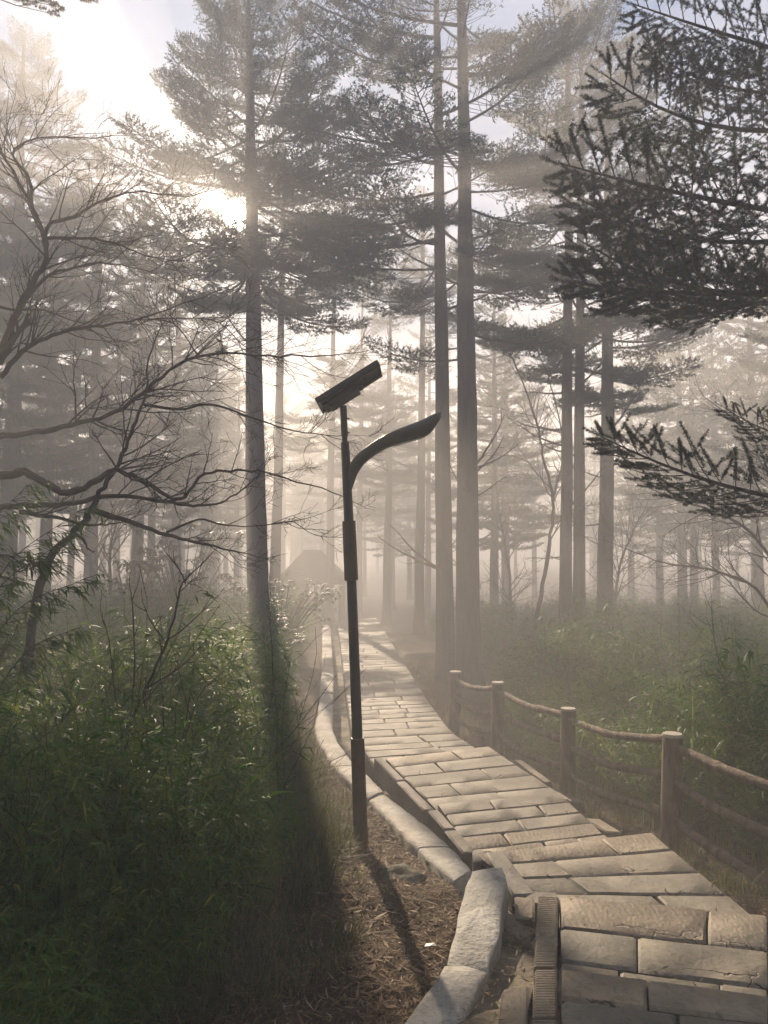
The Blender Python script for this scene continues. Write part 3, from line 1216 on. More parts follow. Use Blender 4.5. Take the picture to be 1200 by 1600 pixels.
def branch_parts(seed, L=3.0, near=False, sparse=1.0, inner=0.25):
    """a fir branch along +X: wood and its needled shoots"""
    r = random.Random(seed)
    wood = MB()
    shoots = []
    sag = r.uniform(0.05, 0.13)
    rise = r.uniform(0.08, 0.16)
    sway = r.uniform(-0.10, 0.10)

    def ax(t):
        return Vector((L * t, L * sway * math.sin(t * 2.6), L * (-sag * math.sin(t * 2.4) + rise * t * t)))
    N = 9
    pts = [ax(i / N) for i in range(N + 1)]
    wood.tube(pts, [0.030 * (1 - i / N) ** 0.8 + 0.006 for i in range(N + 1)], 6 if near else 5, cap=False)
    step = 0.030 if near else 0.026
    t = inner * 0.6
    sgn = 1
    while t < 0.985:
        p = ax(t)
        dx = (ax(min(1, t + 0.02)) - ax(t - 0.02)).normalized()
        lat = Vector((-dx.y, dx.x, 0)).normalized() * sgn
        ln = L * (0.40 * (1 - t) ** 0.75 + 0.05) * min(1.0, 0.45 + t * 1.6) * r.uniform(0.7, 1.15)
        ang = math.radians(r.uniform(40, 62))
        d = (dx * math.cos(ang) + lat * math.sin(ang) + Vector((0, 0, r.uniform(-0.16, 0.06)))).normalized()
        bare = t < inner
        q = [p + d * ln * k / 4 + Vector((0, 0, -0.05 * ln * math.sin(k / 4 * 3) + 0.10 * ln * (k / 4) ** 2)) for k in range(5)]
        wood.tube(q, [0.007, 0.006, 0.005, 0.004, 0.0025] if near else [0.010, 0.008, 0.006, 0.005, 0.003], 4, cap=False)
        # twigs on the side branch
        k = 0.22
        s2 = 1
        while k < 0.99:
            if r.random() < sparse and not (bare and k < 0.6):
                i = min(3, int(k * 4))
                bp = q[i].lerp(q[i + 1], k * 4 - i)
                lt = Vector((-d.y, d.x, 0)).normalized() * s2
                a2 = math.radians(r.uniform(30, 65))
                dd = (d * math.cos(a2) + lt * math.sin(a2) + Vector((0, 0, r.uniform(0.0, 0.55)))).normalized()
                tl = (0.10 + 0.26 * (1 - k)) * r.uniform(0.7, 1.2) * min(1.0, ln / 0.6 + 0.3)
                e = bp + dd * tl
                wood.tube([bp, e], [0.004, 0.002], 3, cap=False)
                ns = max(1, int(tl / 0.10))
                for j in range(ns):
                    pj = bp + dd * tl * (j + 0.35) / ns
                    up = Vector((r.uniform(-0.4, 0.4), r.uniform(-0.4, 0.4), r.uniform(0.1, 0.9)))
                    shoots.append((pj, (dd + up * 0.55), r.uniform(0.09, 0.15)))
                shoots.append((e, dd + Vector((0, 0, 0.25)), r.uniform(0.10, 0.16)))
            k += (0.115 if near else 0.085) / max(ln, 0.25) * r.uniform(0.8, 1.3)
            s2 = -s2
        shoots.append((q[-1], (q[-1] - q[-2]), r.uniform(0.11, 0.17)))
        if not bare:
            for kk in ((0.3, 0.45, 0.6, 0.75, 0.9) if near else (0.55, 0.8)):
                shoots.append((q[0].lerp(q[-1], kk), d + Vector((0, 0, 0.4)), 0.11))
        t += step * r.uniform(0.6, 1.0)
        sgn = -sgn
    shoots.append((pts[-1], pts[-1] - pts[-2], 0.18))
    return wood, shoots


LIB_N, LIB_F = [], []
for i in range(4):
    w, sh = branch_parts(200 + i, near=True, sparse=0.74 if i < 2 else 0.46, inner=0.20)
    v, f, tn = needles(sh, np.random.default_rng(200 + i), 115, 0.040, 0.0058, 0.10, 0.7)
    LIB_N.append((w.data('branch', m_bark, True), np_mesh('needles', v, f, m_needle, tn)))
FARW = []
for i in range(7):
    w, sh = branch_parts(100 + i, sparse=0.68, inner=0.26 + 0.03 * (i % 3))
    v, f, tn = needles(sh, np.random.default_rng(100 + i), 11, 0.066, 0.020)
    FARW.append((w, v, f, tn))
    LIB_F.append((w.data('branch', m_bark, True), np_mesh('needles', v, f, m_needle, tn)))
# whole crowns' branches for the misty distance carry coarser needles
FAR2 = []
for i in range(4):
    w, sh = branch_parts(300 + i, sparse=0.45, inner=0.30)
    v, f, tn = needles(sh, np.random.default_rng(300 + i), 4, 0.11, 0.05)
    FAR2.append((w, v, f, tn))
STUBS = []
for i in range(5):
    r = random.Random(60 + i)
    m = MB()
    n = 9
    dz = r.uniform(-0.35, 0.45)
    pts = [Vector((0, 0, 0))]
    d = Vector((1, r.uniform(-0.15, 0.15), dz)).normalized()
    for k in range(n):
        d = (d + Vector((0, r.uniform(-0.16, 0.16), r.uniform(-0.10, 0.16)))).normalized()
        pts.append(pts[-1] + d * 0.115)
    m.tube(pts, [0.020 * (1 - k / (n + 1)) ** 0.9 + 0.002 for k in range(n + 1)], 5)
    for k in range(2, n):
        if r.random() < 0.7:
            e = (d * 0.6 + Vector((0, r.choice((-1, 1)) * r.uniform(0.3, 0.8), r.uniform(-0.35, 0.4)))).normalized() * r.uniform(0.12, 0.38)
            c = pts[k] + e * 0.55 + Vector((0, 0, -0.02))
            m.tube([pts[k], c, pts[k] + e + Vector((0, 0, r.uniform(-0.03, 0.06)))], [0.006, 0.004, 0.0015], 4, cap=False)
    STUBS.append(m.data('dead_branch', m_bark, True))


def trunk_mesh(r0, H, lean, seed, n=14, top=0.03, base_flare=0.35, seg=26):
    m = MB()
    pts, rad = [], []
    for i in range(seg + 1):
        t = i / seg
        t = t ** 1.25
        z = H * t
        wob = 0.0028 * H
        pts.append(Vector((lean[0] * t + wob * mnoise.noise(Vector((t * 4, seed, 0))), lean[1] * t + wob * mnoise.noise(Vector((t * 4, seed, 9))), z)))
        rad.append((r0 * (1 - t) ** 0.72 + top) * (1 + base_flare * math.exp(-z / 0.35)))
    m.tube(pts, rad, n)
    k = len(m.v)
    for i in range(k):
        v = Vector(m.v[i])
        q = Vector((v.x * 5, v.y * 5, v.z * 1.1)) + Vector((seed, 0, 0))
        m.v[i] = tuple(v + Vector((mnoise.noise(q), mnoise.noise(q + Vector((5, 5, 5))), 0)) * r0 * 0.10)

    def axis(z):
        t = max(0.0, min(1.0, z / H))
        return Vector((lean[0] * t, lean[1] * t, z)), (r0 * (1 - t) ** 0.72 + top)
    return m, axis


def put_branch(tree, lib, i, p, az, pitch, scale, roll=0.0, zs=1.0):
    wd, nd = lib[i % len(lib)]
    M4 = Matrix.Translation(p) @ Matrix.Rotation(az, 4, 'Z') @ Matrix.Rotation(-pitch, 4, 'Y') @ Matrix.Rotation(roll, 4, 'X') @ Matrix.Diagonal((scale, scale, scale * zs, 1))
    b = link('branch', wd, tree)
    b.matrix_local = M4
    n = link('needles', nd, b)
    return b


# clear ways through the canopy, along the sun: (a point the light reaches, clear radius)
SHAFTS = [(EYE.copy(), 0.24), (at(608, 880, 11), 0.42), (at(712, 930, 12), 0.34), (at(810, 880, 14), 0.6), (at(556, 850, 16), 0.36),
          (at(500, 800, 14), 0.25), (on(800, 1268, 0.25), 0.50), (on(650, 1290, 0.4), 0.25), (on(640, 1440, 0.55), 0.22), (at(1120, 1120, 9), 0.45), (at(330, 1100, 6), 0.35), (at(430, 1190, 5.5), 0.28), (at(250, 1010, 8), 0.4),
          (at(690, 790, 10), 0.30), (at(745, 820, 9), 0.42), (at(800, 770, 12), 0.45), (at(900, 800, 12), 0.70), (at(880, 945, 9), 0.40), (at(985, 900, 14), 0.80),
          (at(1080, 850, 13), 0.70), (at(770, 1010, 8), 0.36), (at(850, 680, 14), 0.5), (at(650, 720, 12), 0.28)]


def covers_sun(p, az, pitch, L):
    # would a bough from p hang across one of the clear ways?
    d = Vector((math.cos(az) * math.cos(pitch), math.sin(az) * math.cos(pitch), math.sin(pitch)))
    pts = []
    for k in range(1, 9):
        t = k / 8
        pts.append((t, p + d * L * t + Vector((0, 0, L * (-0.09 * math.sin(t * 2.4) + 0.12 * t * t)))))
    for (c, R) in SHAFTS:
        for t, q in pts:
            v = q - c
            off = (v - SUN * v.dot(SUN)).length
            if off < R + 0.16 * L * (1 - t) * min(1, 3 * t):
                return True
    return False


def conifer(label, base_, r0, H, lean, z0, nb, Lmax, seed, lib, group=None, shape='cone', stubs=0, extra=(), sun_gap=False, name='conifer_tree', dens_top=1.0):
    t = thing(name, label, 'tree', base_, group)
    m, axis = trunk_mesh(r0, H, lean, seed)
    tr = m.build('trunk', m_bark, t, smooth=True)
    r = random.Random(seed)
    az = r.uniform(0, 6.28)
    for i in range(nb):
        u = (i + 0.5) / nb
        z = z0 + (H * 0.985 - z0) * u ** dens_top
        p, rr = axis(z)
        az += 2.39996 + r.uniform(-0.35, 0.35)
        f = (z - z0) / (H - z0)
        if shape == 'cone':
            L = Lmax * (1 - f) ** 0.62 * (0.55 + 0.45 * min(1, f / 0.18)) * r.uniform(0.78, 1.12) + 0.25
        else:
            L = Lmax * (0.6 + 0.4 * min(1, f / 0.25)) * (1 - f ** 3) * r.uniform(0.65, 1.12) + 0.3
        pitch = math.radians(-8 + 46 * f ** 1.6 + r.uniform(-8, 10))
        if sun_gap and covers_sun(Vector(base_) + p, az, pitch, L):
            continue
        put_branch(t, lib, r.randrange(99), p, az, pitch, L / 3.0, r.uniform(-0.25, 0.25))
    for (z, a, pitch, L, k) in extra:
        p, rr = axis(z)
        if sun_gap and covers_sun(Vector(base_) + p, a, pitch, L):
            continue
        put_branch(t, lib, k, p, a, pitch, L / 3.0, r.uniform(-0.2, 0.2))
    for i in range(stubs):
        z = r.uniform(2.2, z0 + 1.5)
        p, rr = axis(z)
        s = link('dead_branch', STUBS[i % 5], t)
        s.matrix_local = Matrix.Translation(p) @ Matrix.Rotation(r.uniform(0, 6.28), 4, 'Z') @ Matrix.Rotation(-r.uniform(-0.2, 0.35), 4, 'Y') @ Matrix.Diagonal((*([r.uniform(0.7, 1.7)] * 3), 1))
    return t


def zof(py, Y):
    return at(600, py, Y).z


# the tree in front of the sun
SUNZ = at(371, 339, 17.5).z
Y = 17.5
b = at(404, 985, Y)
topx = at(389, 0, Y).x
gz = ground_z(b.x, Y) - 0.1
H = 15.9 - gz
conifer('tall dark fir standing right in front of the sun', Vector((b.x, Y, gz)), 0.24, H, ((topx - b.x) * 1.05, 0), zof(470, Y) - gz, 80, 3.9, 7, LIB_F, shape='cone', stubs=6, dens_top=0.92,
        sun_gap=True)

# the pair at the middle of the picture
Y = 15.4
for (bxp, byp, txp, r0, lab, sd, side_bias) in (
        (696, 1066, 683, 0.165, 'slimmer trunk of the twin firs behind the fence end', 21, 1), (734, 1060, 722, 0.225, 'thicker trunk of the twin firs behind the fence end', 34, 2)):
    yy = Y + (0.5 if sd == 21 else 0)
    b = at(bxp, byp, yy)
    tx = at(txp, 0, yy)
    gz = ground_z(b.x, yy) - 0.1
    H = 16.3 - gz
    lean = ((tx.x - b.x) * H / (tx.z - gz), 0)
    if sd == 21:
        ex = [(zof(235, yy) - gz, math.radians(184), 0.10, 3.4, 1), (zof(300, yy) - gz, math.radians(172), 0.05, 3.0, 2), (zof(372, yy) - gz, math.radians(186), -0.02, 3.1, 3), (zof(60, yy) - gz, math.radians(178), 0.3, 3.6, 4), (zof(120, yy) - gz, math.radians(192), 0.22, 3.2, 5), (zof(420, yy) - gz, math.radians(178), 0.02, 2.6, 0)]
    else:
        ex = [(zof(120, yy) - gz, math.radians(5), 0.42, 3.4, 0), (zof(300, yy) - gz, math.radians(-8), -0.02, 2.0, 2), (zof(400, yy) - gz, math.radians(8), 0.0, 2.1, 3), (zof(520, yy) - gz, math.radians(-5), 0.0, 2.5, 1), (zof(40, yy) - gz, math.radians(175), 0.35, 3.6, 5), (zof(560, yy) - gz, math.radians(190), 0.03, 2.0, 4)]
    conifer(lab, Vector((b.x, yy, gz)), r0, H, lean, zof(470, yy) - gz, 24, 2.9, sd, LIB_F, group='twin fir trunks behind the fence end', shape='col', stubs=9, extra=ex, sun_gap=True)

# three tall firs further right
for (bxp, txp, yy, r0, lab, sd) in (
        (884, 889, 18.4, 0.135, 'misty fir of the close trio, foremost with a broad trunk', 41), (903, 909, 19.0, 0.135, 'misty fir of the close trio, half hidden behind its neighbour', 47), (946, 951, 20.0, 0.19, 'misty fir standing a little apart beside the close pair', 53)):
    b = at(bxp, 985, yy)
    tx = at(txp, 0, yy)
    gz = ground_z(b.x, yy) - 0.1
    H = 16.6 - gz
    lean = ((tx.x - b.x) * H / (tx.z - gz), 0)
    conifer(lab, Vector((b.x, yy, gz)), r0, H, lean, zof(640, yy) - gz, 34, 3.2, sd, LIB_F, group='trio of misty firs beyond the bamboo', shape='col', stubs=8, sun_gap=True)

# pale crown by the left edge of the picture
yy = 20.5
b = at(10, 930, yy)
gz = ground_z(b.x, yy) - 0.1
conifer('pale misty fir whose top stands against the blue sky beyond the bare branches', Vector((b.x, yy, gz)), 0.24, zof(60, yy) - gz, (0.1, 0), zof(560, yy) - gz, 80, 3.7, 61, LIB_F, stubs=3)

# the near fir whose trunk stands just outside the picture, its boughs reaching in
yy = 6.9
fx = at(1365, 900, yy).x
gz = ground_z(fx, yy) - 0.1
near_fir = thing('conifer_tree', 'near fir reaching dark needled boughs in over the log fence', 'tree', (fx, yy, gz))
m, axis = trunk_mesh(0.24, 12.5, (0.1, 0), 77)
m.build('trunk', m_bark, near_fir, smooth=True)
NB = [  # tip px, tip py, depth at tip, start py, branch kind, roll, flattening
    (874, 275, 6.3, 345, 0, 0.24, 1.0), (905, 300, 6.7, 360, 1, 0.30, 1.0), (918, 378, 6.5, 450, 1, 0.16, 1.0), (886, 458, 6.7, 440, 0, 0.08, 1.0), (935, 716, 6.6, 790, 3, 0.20, 1.0),
    (962, 108, 6.2, 190, 1, 0.26, 1.0), (985, 20, 6.6, 110, 0, 0.22, 1.0), (1130, 640, 6.9, 690, 2, 0.18, 1.0), (1010, 70, 7.4, 140, 1, 0.3, 1.0),
    (1060, 480, 7.6, 450, 3, 0.12, 1.0)]
for (tx, ty, ty_d, sy, li, roll, zs) in NB:
    p0 = Vector((fx, yy, at(1300, sy, yy).z))
    tip = at(tx, ty, ty_d)
    d = tip - p0
    L = d.length
    az = math.atan2(d.y, d.x)
    pitch = math.asin(d.z / L) - 0.03
    put_branch(near_fir, LIB_N, li, p0 - near_fir.location, az, pitch, L / 3.0, roll, zs)
r = random.Random(9)
for i in range(14):
    z = 8.6 + 3.6 * i / 14
    p, rr = axis(z)
    a = r.uniform(-1.9, 1.9)
    put_branch(near_fir, LIB_F, i, p, a, 0.15 + 0.03 * i, 2.4 * (1.15 - i / 26) / 3.0, 0.2)

# a fir outside the left of the picture, one bough crosses the top
yy = 7.0
fx = -5.6
gz = ground_z(fx, yy) - 0.1
top_fir = thing('conifer_tree', 'fir whose single needled bough tip dips in at the top by the sky', 'tree', (fx, yy, gz))
m, axis = trunk_mesh(0.22, 12.5, (0, 0), 79)
m.build('trunk', m_bark, top_fir, smooth=True)
for (tx, ty, dd, sy, li, roll) in ((226, 18, 7.2, -150, 1, 0.4), (300, -60, 7.4, -250, 2, 0.3)):
    p0 = Vector((fx, yy, at(100, sy, yy).z))
    d = at(tx, ty, dd) - p0
    put_branch(top_fir, LIB_N, li, p0 - top_fir.location, math.atan2(d.y, d.x), math.asin(d.z / d.length) - 0.02, d.length / 3.0, roll)
for i in range(14):
    z = 8.3 + 3.9 * i / 14
    p, rr = axis(z)
    put_branch(top_fir, LIB_F, i, p, 1.6 + 3.2 * r.random(), 0.2 + 0.03 * i, 2.0 * (1.15 - i / 18) / 3.0, 0.2)


# forest beyond: four kinds of crown and trunk, each tree an object of its own
def crown_mesh(seed, H, z0, nb, Lmax, shape):
    r = random.Random(seed)
    vs, fs, ts, off = [], [], [], 0
    wv, wf = MB(), None
    az = r.uniform(0, 6.28)
    for i in range(nb):
        u = (i + 0.5) / nb
        z = z0 + (H * 0.985 - z0) * u
        az += 2.39996 + r.uniform(-0.4, 0.4)
        f = (z - z0) / (H - z0)
        if shape == 'cone':
            L = Lmax * (1 - f) ** 0.7 * (0.55 + 0.45 * min(1, f / 0.2)) * r.uniform(0.75, 1.15) + 0.25
        else:
            L = Lmax * (0.55 + 0.45 * min(1, f / 0.3)) * (1 - f ** 3) * r.uniform(0.6, 1.15) + 0.3
        pitch = math.radians(-8 + 42 * f ** 1.6 + r.uniform(-8, 10))
        M4 = Matrix.Translation((0, 0, z)) @ Matrix.Rotation(az, 4, 'Z') @ Matrix.Rotation(-pitch, 4, 'Y') @ Matrix.Rotation(r.uniform(-.25, .25), 4, 'X') @ Matrix.Diagonal((L / 3, L / 3, L / 3, 1))
        w, v, f_, tn = FAR2[r.randrange(4)]
        A = np.array(M4)
        vs.append(v @ A[:3, :3].T + A[:3, 3])
        fs.append(f_ + off)
        ts.append(tn)
        off += len(v)
        wpts = [M4 @ Vector((3.0 * k / 5, 0, 3.0 * (-0.09 * math.sin(k / 5 * 2.4) + 0.12 * (k / 5) ** 2))) for k in range(6)]
        wv.tube(wpts, [0.035 * (1 - k / 6) + 0.006 for k in range(6)], 4, cap=False)
    return np_mesh('crown', np.concatenate(vs), np.concatenate(fs), m_needle, np.concatenate(ts)), wv.data('limbs', m_bark, True)


KINDS = []
for i, (H, z0, nb, Lm, shp, r0) in enumerate(((15.6, 5.4, 50, 2.9, 'col', 0.20), (15.0, 6.2, 42, 2.5, 'col', 0.16), (14.8, 3.6, 72, 3.2, 'cone', 0.18), (15.8, 7.2, 36, 2.2, 'col', 0.14), (15.8, 10.0, 44, 3.0, 'col', 0.16))):
    cm_, lm = crown_mesh(500 + i, H, z0, nb, Lm, shp)
    tm = trunk_mesh(r0, H, (0.25 * (i - 1.5), 0), 500 + i, n=9, seg=14)[0].data('trunk', m_bark, True)
    KINDS.append((cm_, lm, tm))


def far_tree(x, y, k, label, group, rot, s=1.0):
    cm_, lm, tm = KINDS[k]
    t = thing('conifer_tree', label, 'tree', (x, y, ground_z(x, y) - 0.1), group, (0, 0, rot))
    t.scale = (s, s, s if s <= 1 else 1.0)
    for nm, d in (('trunk', tm), ('limbs', lm), ('crown', cm_)):
        link(nm, d, t)
    return t


fr_ = random.Random(17)
# trunks seen beyond the bare branches (pixel x of the trunk, depth)
for (px_, dd, k, s) in ((30, 38, 0, 0.9), (75, 44, 1, 1.0), (108, 33, 3, 0.95), (160, 40, 1, 0.95), (182, 34, 3, 1.0), (206, 52, 0, 1.0), (235, 29.5, 1, 0.9), (262, 46, 3, 1.0), (286, 55, 1, 1.0), (318, 40, 3, 0.95), (333, 36, 0, 0.85), (352, 58, 2, 1.0), (368, 42, 1, 0.9), (442, 50, 1, 0.95), (470, 58, 3, 1.0), (505, 62, 0, 1.0)):
    p = at(px_, 900, dd)
    far_tree(p.x, dd, k, 'slender fir trunk in the misty row beyond the bare branches', 'misty trunks beyond the bare branches', fr_.uniform(0, 6.28), s)
for (px_, dd, k, s) in ((560, 55, 0, 1.0), (612, 46, 2, 0.95), (650, 62, 1, 1.0), (668, 40, 3, 1.0), (772, 30, 2, 0.9), (790, 44, 0, 1.0), (835, 52, 1, 1.0), (985, 47, 0, 1.0), (1030, 38, 2, 0.95), (1066, 33, 0, 0.95), (1118, 36, 1, 1.0), (1150, 52, 3, 1.0), (1180, 41, 2, 1.0), (1215, 33, 0, 0.95), (720, 66, 0, 1.0), (930, 60, 2, 1.0), (1090, 62, 0, 1.0)):
    p = at(px_, 900, dd)
    far_tree(p.x, dd, k, 'fir fading into the mist on the far side of the fence and walk', 'misty firs beyond the fence and walk', fr_.uniform(0, 6.28), s)
for (px_, dd, k, s, lab) in ((70, 24, 2, 1.0, 'bushy fir veiled behind the upright limb of the bare tree'), (140, 21.5, 2, 0.95, 'bushy fir behind the thick leaning bare stem'), (215, 26, 2, 1.0, 'bushy misty fir just beyond the lower rhododendron'), (275, 31, 0, 1.0, 'misty column of fir just beyond the tall rhododendron'), (-40, 20, 2, 1.0, 'bushy fir cut off by the left edge behind the bare limbs'), (320, 38, 2, 0.95, 'pale bushy fir between the rhododendron and the sun tree')):
    p = at(px_, 900, dd)
    far_tree(p.x, dd, k, lab, 'bushy firs behind the bare branches', fr_.uniform(0, 6.28), s)
for (px_, dd, zc, nb_, Lm, lab, sd) in ((514, 31, 6.5, 60, 3.0, 'slim misty fir rising behind the solar panel of the lamp', 91), (560, 38, 5.5, 60, 3.0, 'pale fir seen just right of the lamp pole', 92), (604, 33, 6.0, 60, 3.0, 'slim misty fir seen under the curved lamp arm', 93), (655, 27, 6.5, 50, 2.6, 'misty fir half hidden behind the slimmer twin trunk', 94)):
    p = at(px_, 900, dd)
    gz = ground_z(p.x, dd) - 0.1
    conifer(lab, Vector((p.x, dd, gz)), 0.15, 15.6 - gz, (0.2, 0), zc, nb_, Lm, sd, LIB_F, group='bushy firs between the taller trunks', shape='col', sun_gap=True)
for (px_, dd, k, s, lab) in ((640, 58, 2, 1.0, 'far pale bushy fir framed by lamp arm tip and twin firs'), (790, 36, 2, 1.0, 'bushy misty fir just right of the twin firs'), (1085, 34, 2, 0.95, 'pale bushy fir beyond the lowest near fir bough'), (1185, 29, 2, 1.0, 'bushy misty fir by the right edge above the fence rails'), (1270, 24, 2, 1.0, 'bushy fir just past the right edge, boughs reaching in')):
    p = at(px_, 900, dd)
    far_tree(p.x, dd, k, lab, 'bushy firs between the taller trunks', fr_.uniform(0, 6.28), s)
p = at(430, 900, 25)  # fir added so that its high crown shades the nearest slabs
gz = ground_z(p.x, 25) - 0.1
conifer('high crowned fir added behind the trunk in front of the sun to shade the near slabs', Vector((p.x, 25, gz)), 0.16, 15.9 - gz, (0.2, 0), 10.4, 40, 3.0, 88, LIB_F, shape='col', sun_gap=True)
for i in range(110):
    px_ = fr_.uniform(-160, 1380)
    dd = fr_.uniform(58, 127)
    p = at(px_, 900, dd)
    far_tree(p.x, dd, fr_.randrange(4), 'faint fir at the very back of the misty forest', 'faint firs at the back of the forest', fr_.uniform(0, 6.28), fr_.uniform(0.9, 1.05))
for (x, y, k, s) in ((-12.5, 18, 0, 0.95), (-14, 27, 2, 1.0), (11.5, 14, 0, 0.95), (13, 21, 1, 1.0), (-10, 12, 1, 0.95)):
    far_tree(x, y, k, 'fir standing at the edge of the view among the bamboo', 'firs at the edges of the view', fr_.uniform(0, 6.28), s)


for (x, y, k, s) in ((-4.6, 0.6, 1, 0.95), (4.7, 0.2, 0, 0.95), (-2.6, -4.2, 0, 1.0), (3.2, -5, 2, 1.0), (-7.5, -1.5, 2, 1.0), (7.6, 2.6, 1, 1.0), (-9, 5.0, 1, 0.95), (9.2, 7.4, 0, 1.0), (0.5, -8, 0, 1.0)):
    far_tree(x, y, k, 'fir of the surrounding forest behind the viewpoint', 'firs behind the viewpoint', fr_.uniform(0, 6.28), s)
for i in range(26):
    a_ = fr_.uniform(2.0, 4.9)
    q_ = fr_.uniform(6, 30)
    far_tree(math.sin(a_) * q_ * 1.1, math.cos(a_) * q_ - 1.0 if abs(math.sin(a_)) < 0.8 else math.cos(a_) * q_ * 0.6 - 2, fr_.choice((0, 2, 2, 0)), 'fir of the surrounding forest behind the viewpoint', 'firs behind the viewpoint', fr_.uniform(0, 6.28), fr_.uniform(0.9, 1.0))


# ------------------------------------------------------------------ bare trees
def grow(m, p, d, L, r, lvl, rg, bias, maxl=3, kids=(5, 4, 3)):
    """a crooked twig with side twigs"""
    n = 5 if lvl < 2 else 4
    pts = [p]
    dd = d.normalized()
    for i in range(n):
        dd = (dd + Vector((rg.uniform(-1, 1), rg.uniform(-1, 1), rg.uniform(-1, 1))) * 0.20 + bias * 0.07).normalized()
        pts.append(pts[-1] + dd * L / n)
    m.tube(pts, [max(0.0016, r * (1 - 0.75 * i / n)) for i in range(n + 1)], 5 if lvl < 2 else 3, cap=False)
    if lvl >= maxl:
        return
    for k in range(kids[min(lvl, len(kids) - 1)]):
        t = rg.uniform(0.2, 0.97)
        i = min(n - 1, int(t * n))
        q = pts[i].lerp(pts[i + 1], t * n - i)
        ax_ = (pts[i + 1] - pts[i]).normalized()
        sd = ax_.cross(Vector((rg.uniform(-1, 1), rg.uniform(-1, 1), rg.uniform(-1, 1)))).normalized()
        a = math.radians(rg.uniform(25, 60))
        grow(m, q, ax_ * math.cos(a) + sd * math.sin(a), L * rg.uniform(0.42, 0.72) * (1.1 - 0.4 * t), max(0.0016, r * 0.5), lvl + 1, rg, bias, maxl, kids)


def limb(tree, px_pts, depths, r0, r1, seed, twigs=14, tl=0.55, bias=Vector((0.6, 0, 0.5)), lvl=1, name='limb', start=0.1):
    rg = random.Random(seed)
    n = len(px_pts)
    if not isinstance(depths, (list, tuple)):
        depths = [depths] * n
    elif len(depths) == 2:
        depths = [depths[0] + (depths[1] - depths[0]) * i / (n - 1) for i in range(n)]
    pts = catmull([at(x, y, d) for (x, y), d in zip(px_pts, depths)], 5)
    o = tree.location.copy()
    pts = [q - o for q in pts]
    K = len(pts)
    for i in range(1, K - 1):
        pts[i] = pts[i] + Vector((rg.uniform(-1, 1), rg.uniform(-1, 1), rg.uniform(-1, 1))) * r0 * 0.30
    m = MB()
    m.tube(pts, [(r0 + (r1 - r0) * (i / (K - 1)) ** 0.8) * (1 + 0.12 * rg.uniform(-1, 1)) for i in range(K)], 8)
    for k in range(int(twigs * 1.2)):
        t = rg.uniform(start, 1.0)
        i = min(K - 2, int(t * (K - 1)))
        q = pts[i].lerp(pts[i + 1], t * (K - 1) - i)
        ax_ = (pts[i + 1] - pts[i]).normalized()
        sd = ax_.cross(Vector((rg.uniform(-1, 1), rg.uniform(-1, 1), rg.uniform(-1, 1)))).normalized()
        a = math.radians(rg.uniform(25, 60))
        grow(m, q, ax_ * math.cos(a) + sd * math.sin(a), tl * rg.uniform(0.6, 1.3), max(0.004, (r0 + (r1 - r0) * t) * 0.42), lvl, rg, bias)
    grow(m, pts[-1], pts[-1] - pts[-2], tl, r1, lvl, rg, bias)
    return m.build(name, m_twig, tree, smooth=True)


D = 7.0
bt = thing('bare_tree', 'dark leafless tree spreading crooked branches below the sun, rooted beyond the left edge', 'tree', at(-150, 1050, D) + Vector((0, 0, -0.4)))
limb(bt, [(-150, 1110), (-130, 900), (-95, 740), (-60, 620), (0, 560)], D, 0.075, 0.042, 1, 4, 0.5, name='trunk')
limb(bt, [(-2, 568), (20, 500), (52, 440), (72, 392), (48, 320), (0, 235)], [7.0, 6.7], 0.035, 0.012, 2, 12, 0.55)
limb(bt, [(72, 392), (76, 352), (115, 340), (150, 318), (210, 300), (270, 305)], [6.9, 6.6], 0.022, 0.006, 3, 16, 0.5)
limb(bt, [(50, 322), (46, 280), (20, 240), (60, 215), (130, 215)], [6.8, 6.5], 0.020, 0.005, 4, 14, 0.5)
limb(bt, [(22, 500), (40, 470), (75, 430), (110, 420), (165, 410), (235, 425)], [6.9, 7.2], 0.022, 0.005, 5, 16, 0.5)
limb(bt, [(0, 590), (40, 545), (95, 520), (160, 508), (215, 500), (300, 470)], [7.0, 7.3], 0.026, 0.006, 6, 18, 0.55)
limb(bt, [(75, 372), (130, 372), (180, 380), (230, 400), (280, 408)], [6.8, 6.5], 0.016, 0.004, 7, 14, 0.5)
limb(bt, [(-60, 560), (-20, 485), (25, 485), (70, 485), (110, 500)], [7.2, 7.5], 0.02, 0.006, 15, 8, 0.5)
limb(bt, [(-95, 720), (-40, 690), (40, 678), (110, 664), (180, 645), (240, 600), (310, 556), (420, 556), (500, 556)], [7.2, 6.8], 0.038, 0.006, 8, 30, 0.6, start=0.35)
limb(bt, [(310, 556), (270, 505), (215, 500), (330, 500), (380, 540)], [6.9, 6.7], 0.006, 0.004, 9, 22, 0.5)
limb(bt, [(225, 632), (280, 640), (330, 632), (400, 655), (455, 672), (510, 680)], [7.0, 6.6], 0.016, 0.004, 10, 10, 0.45)
bt2 = thing('bare_tree', 'thick leaning bare stem with long branches held across the misty trunks', 'tree', at(40, 1010, 6.4) + Vector((0, 0, -0.3)))
limb(bt2, [(40, 1060), (60, 930), (85, 862), (118, 830), (150, 780), (182, 732), (205, 680), (225, 620), (232, 560)], [6.4, 6.6], 0.047, 0.007, 11, 8, 0.5, start=0.6, name='trunk')
limb(bt2, [(-70, 770), (-20, 748), (40, 738), (70, 755), (105, 770), (150, 752), (182, 735), (230, 755), (280, 780), (320, 742), (370, 735), (430, 742), (520, 770)], [6.2, 6.6], 0.044, 0.005, 12, 14, 0.4, start=0.5)
limb(bt2, [(-40, 795), (40, 790), (100, 788), (180, 775), (260, 784), (300, 790), (345, 785), (385, 760)], [6.3, 6.8], 0.030, 0.007, 13, 10, 0.35, start=0.4)
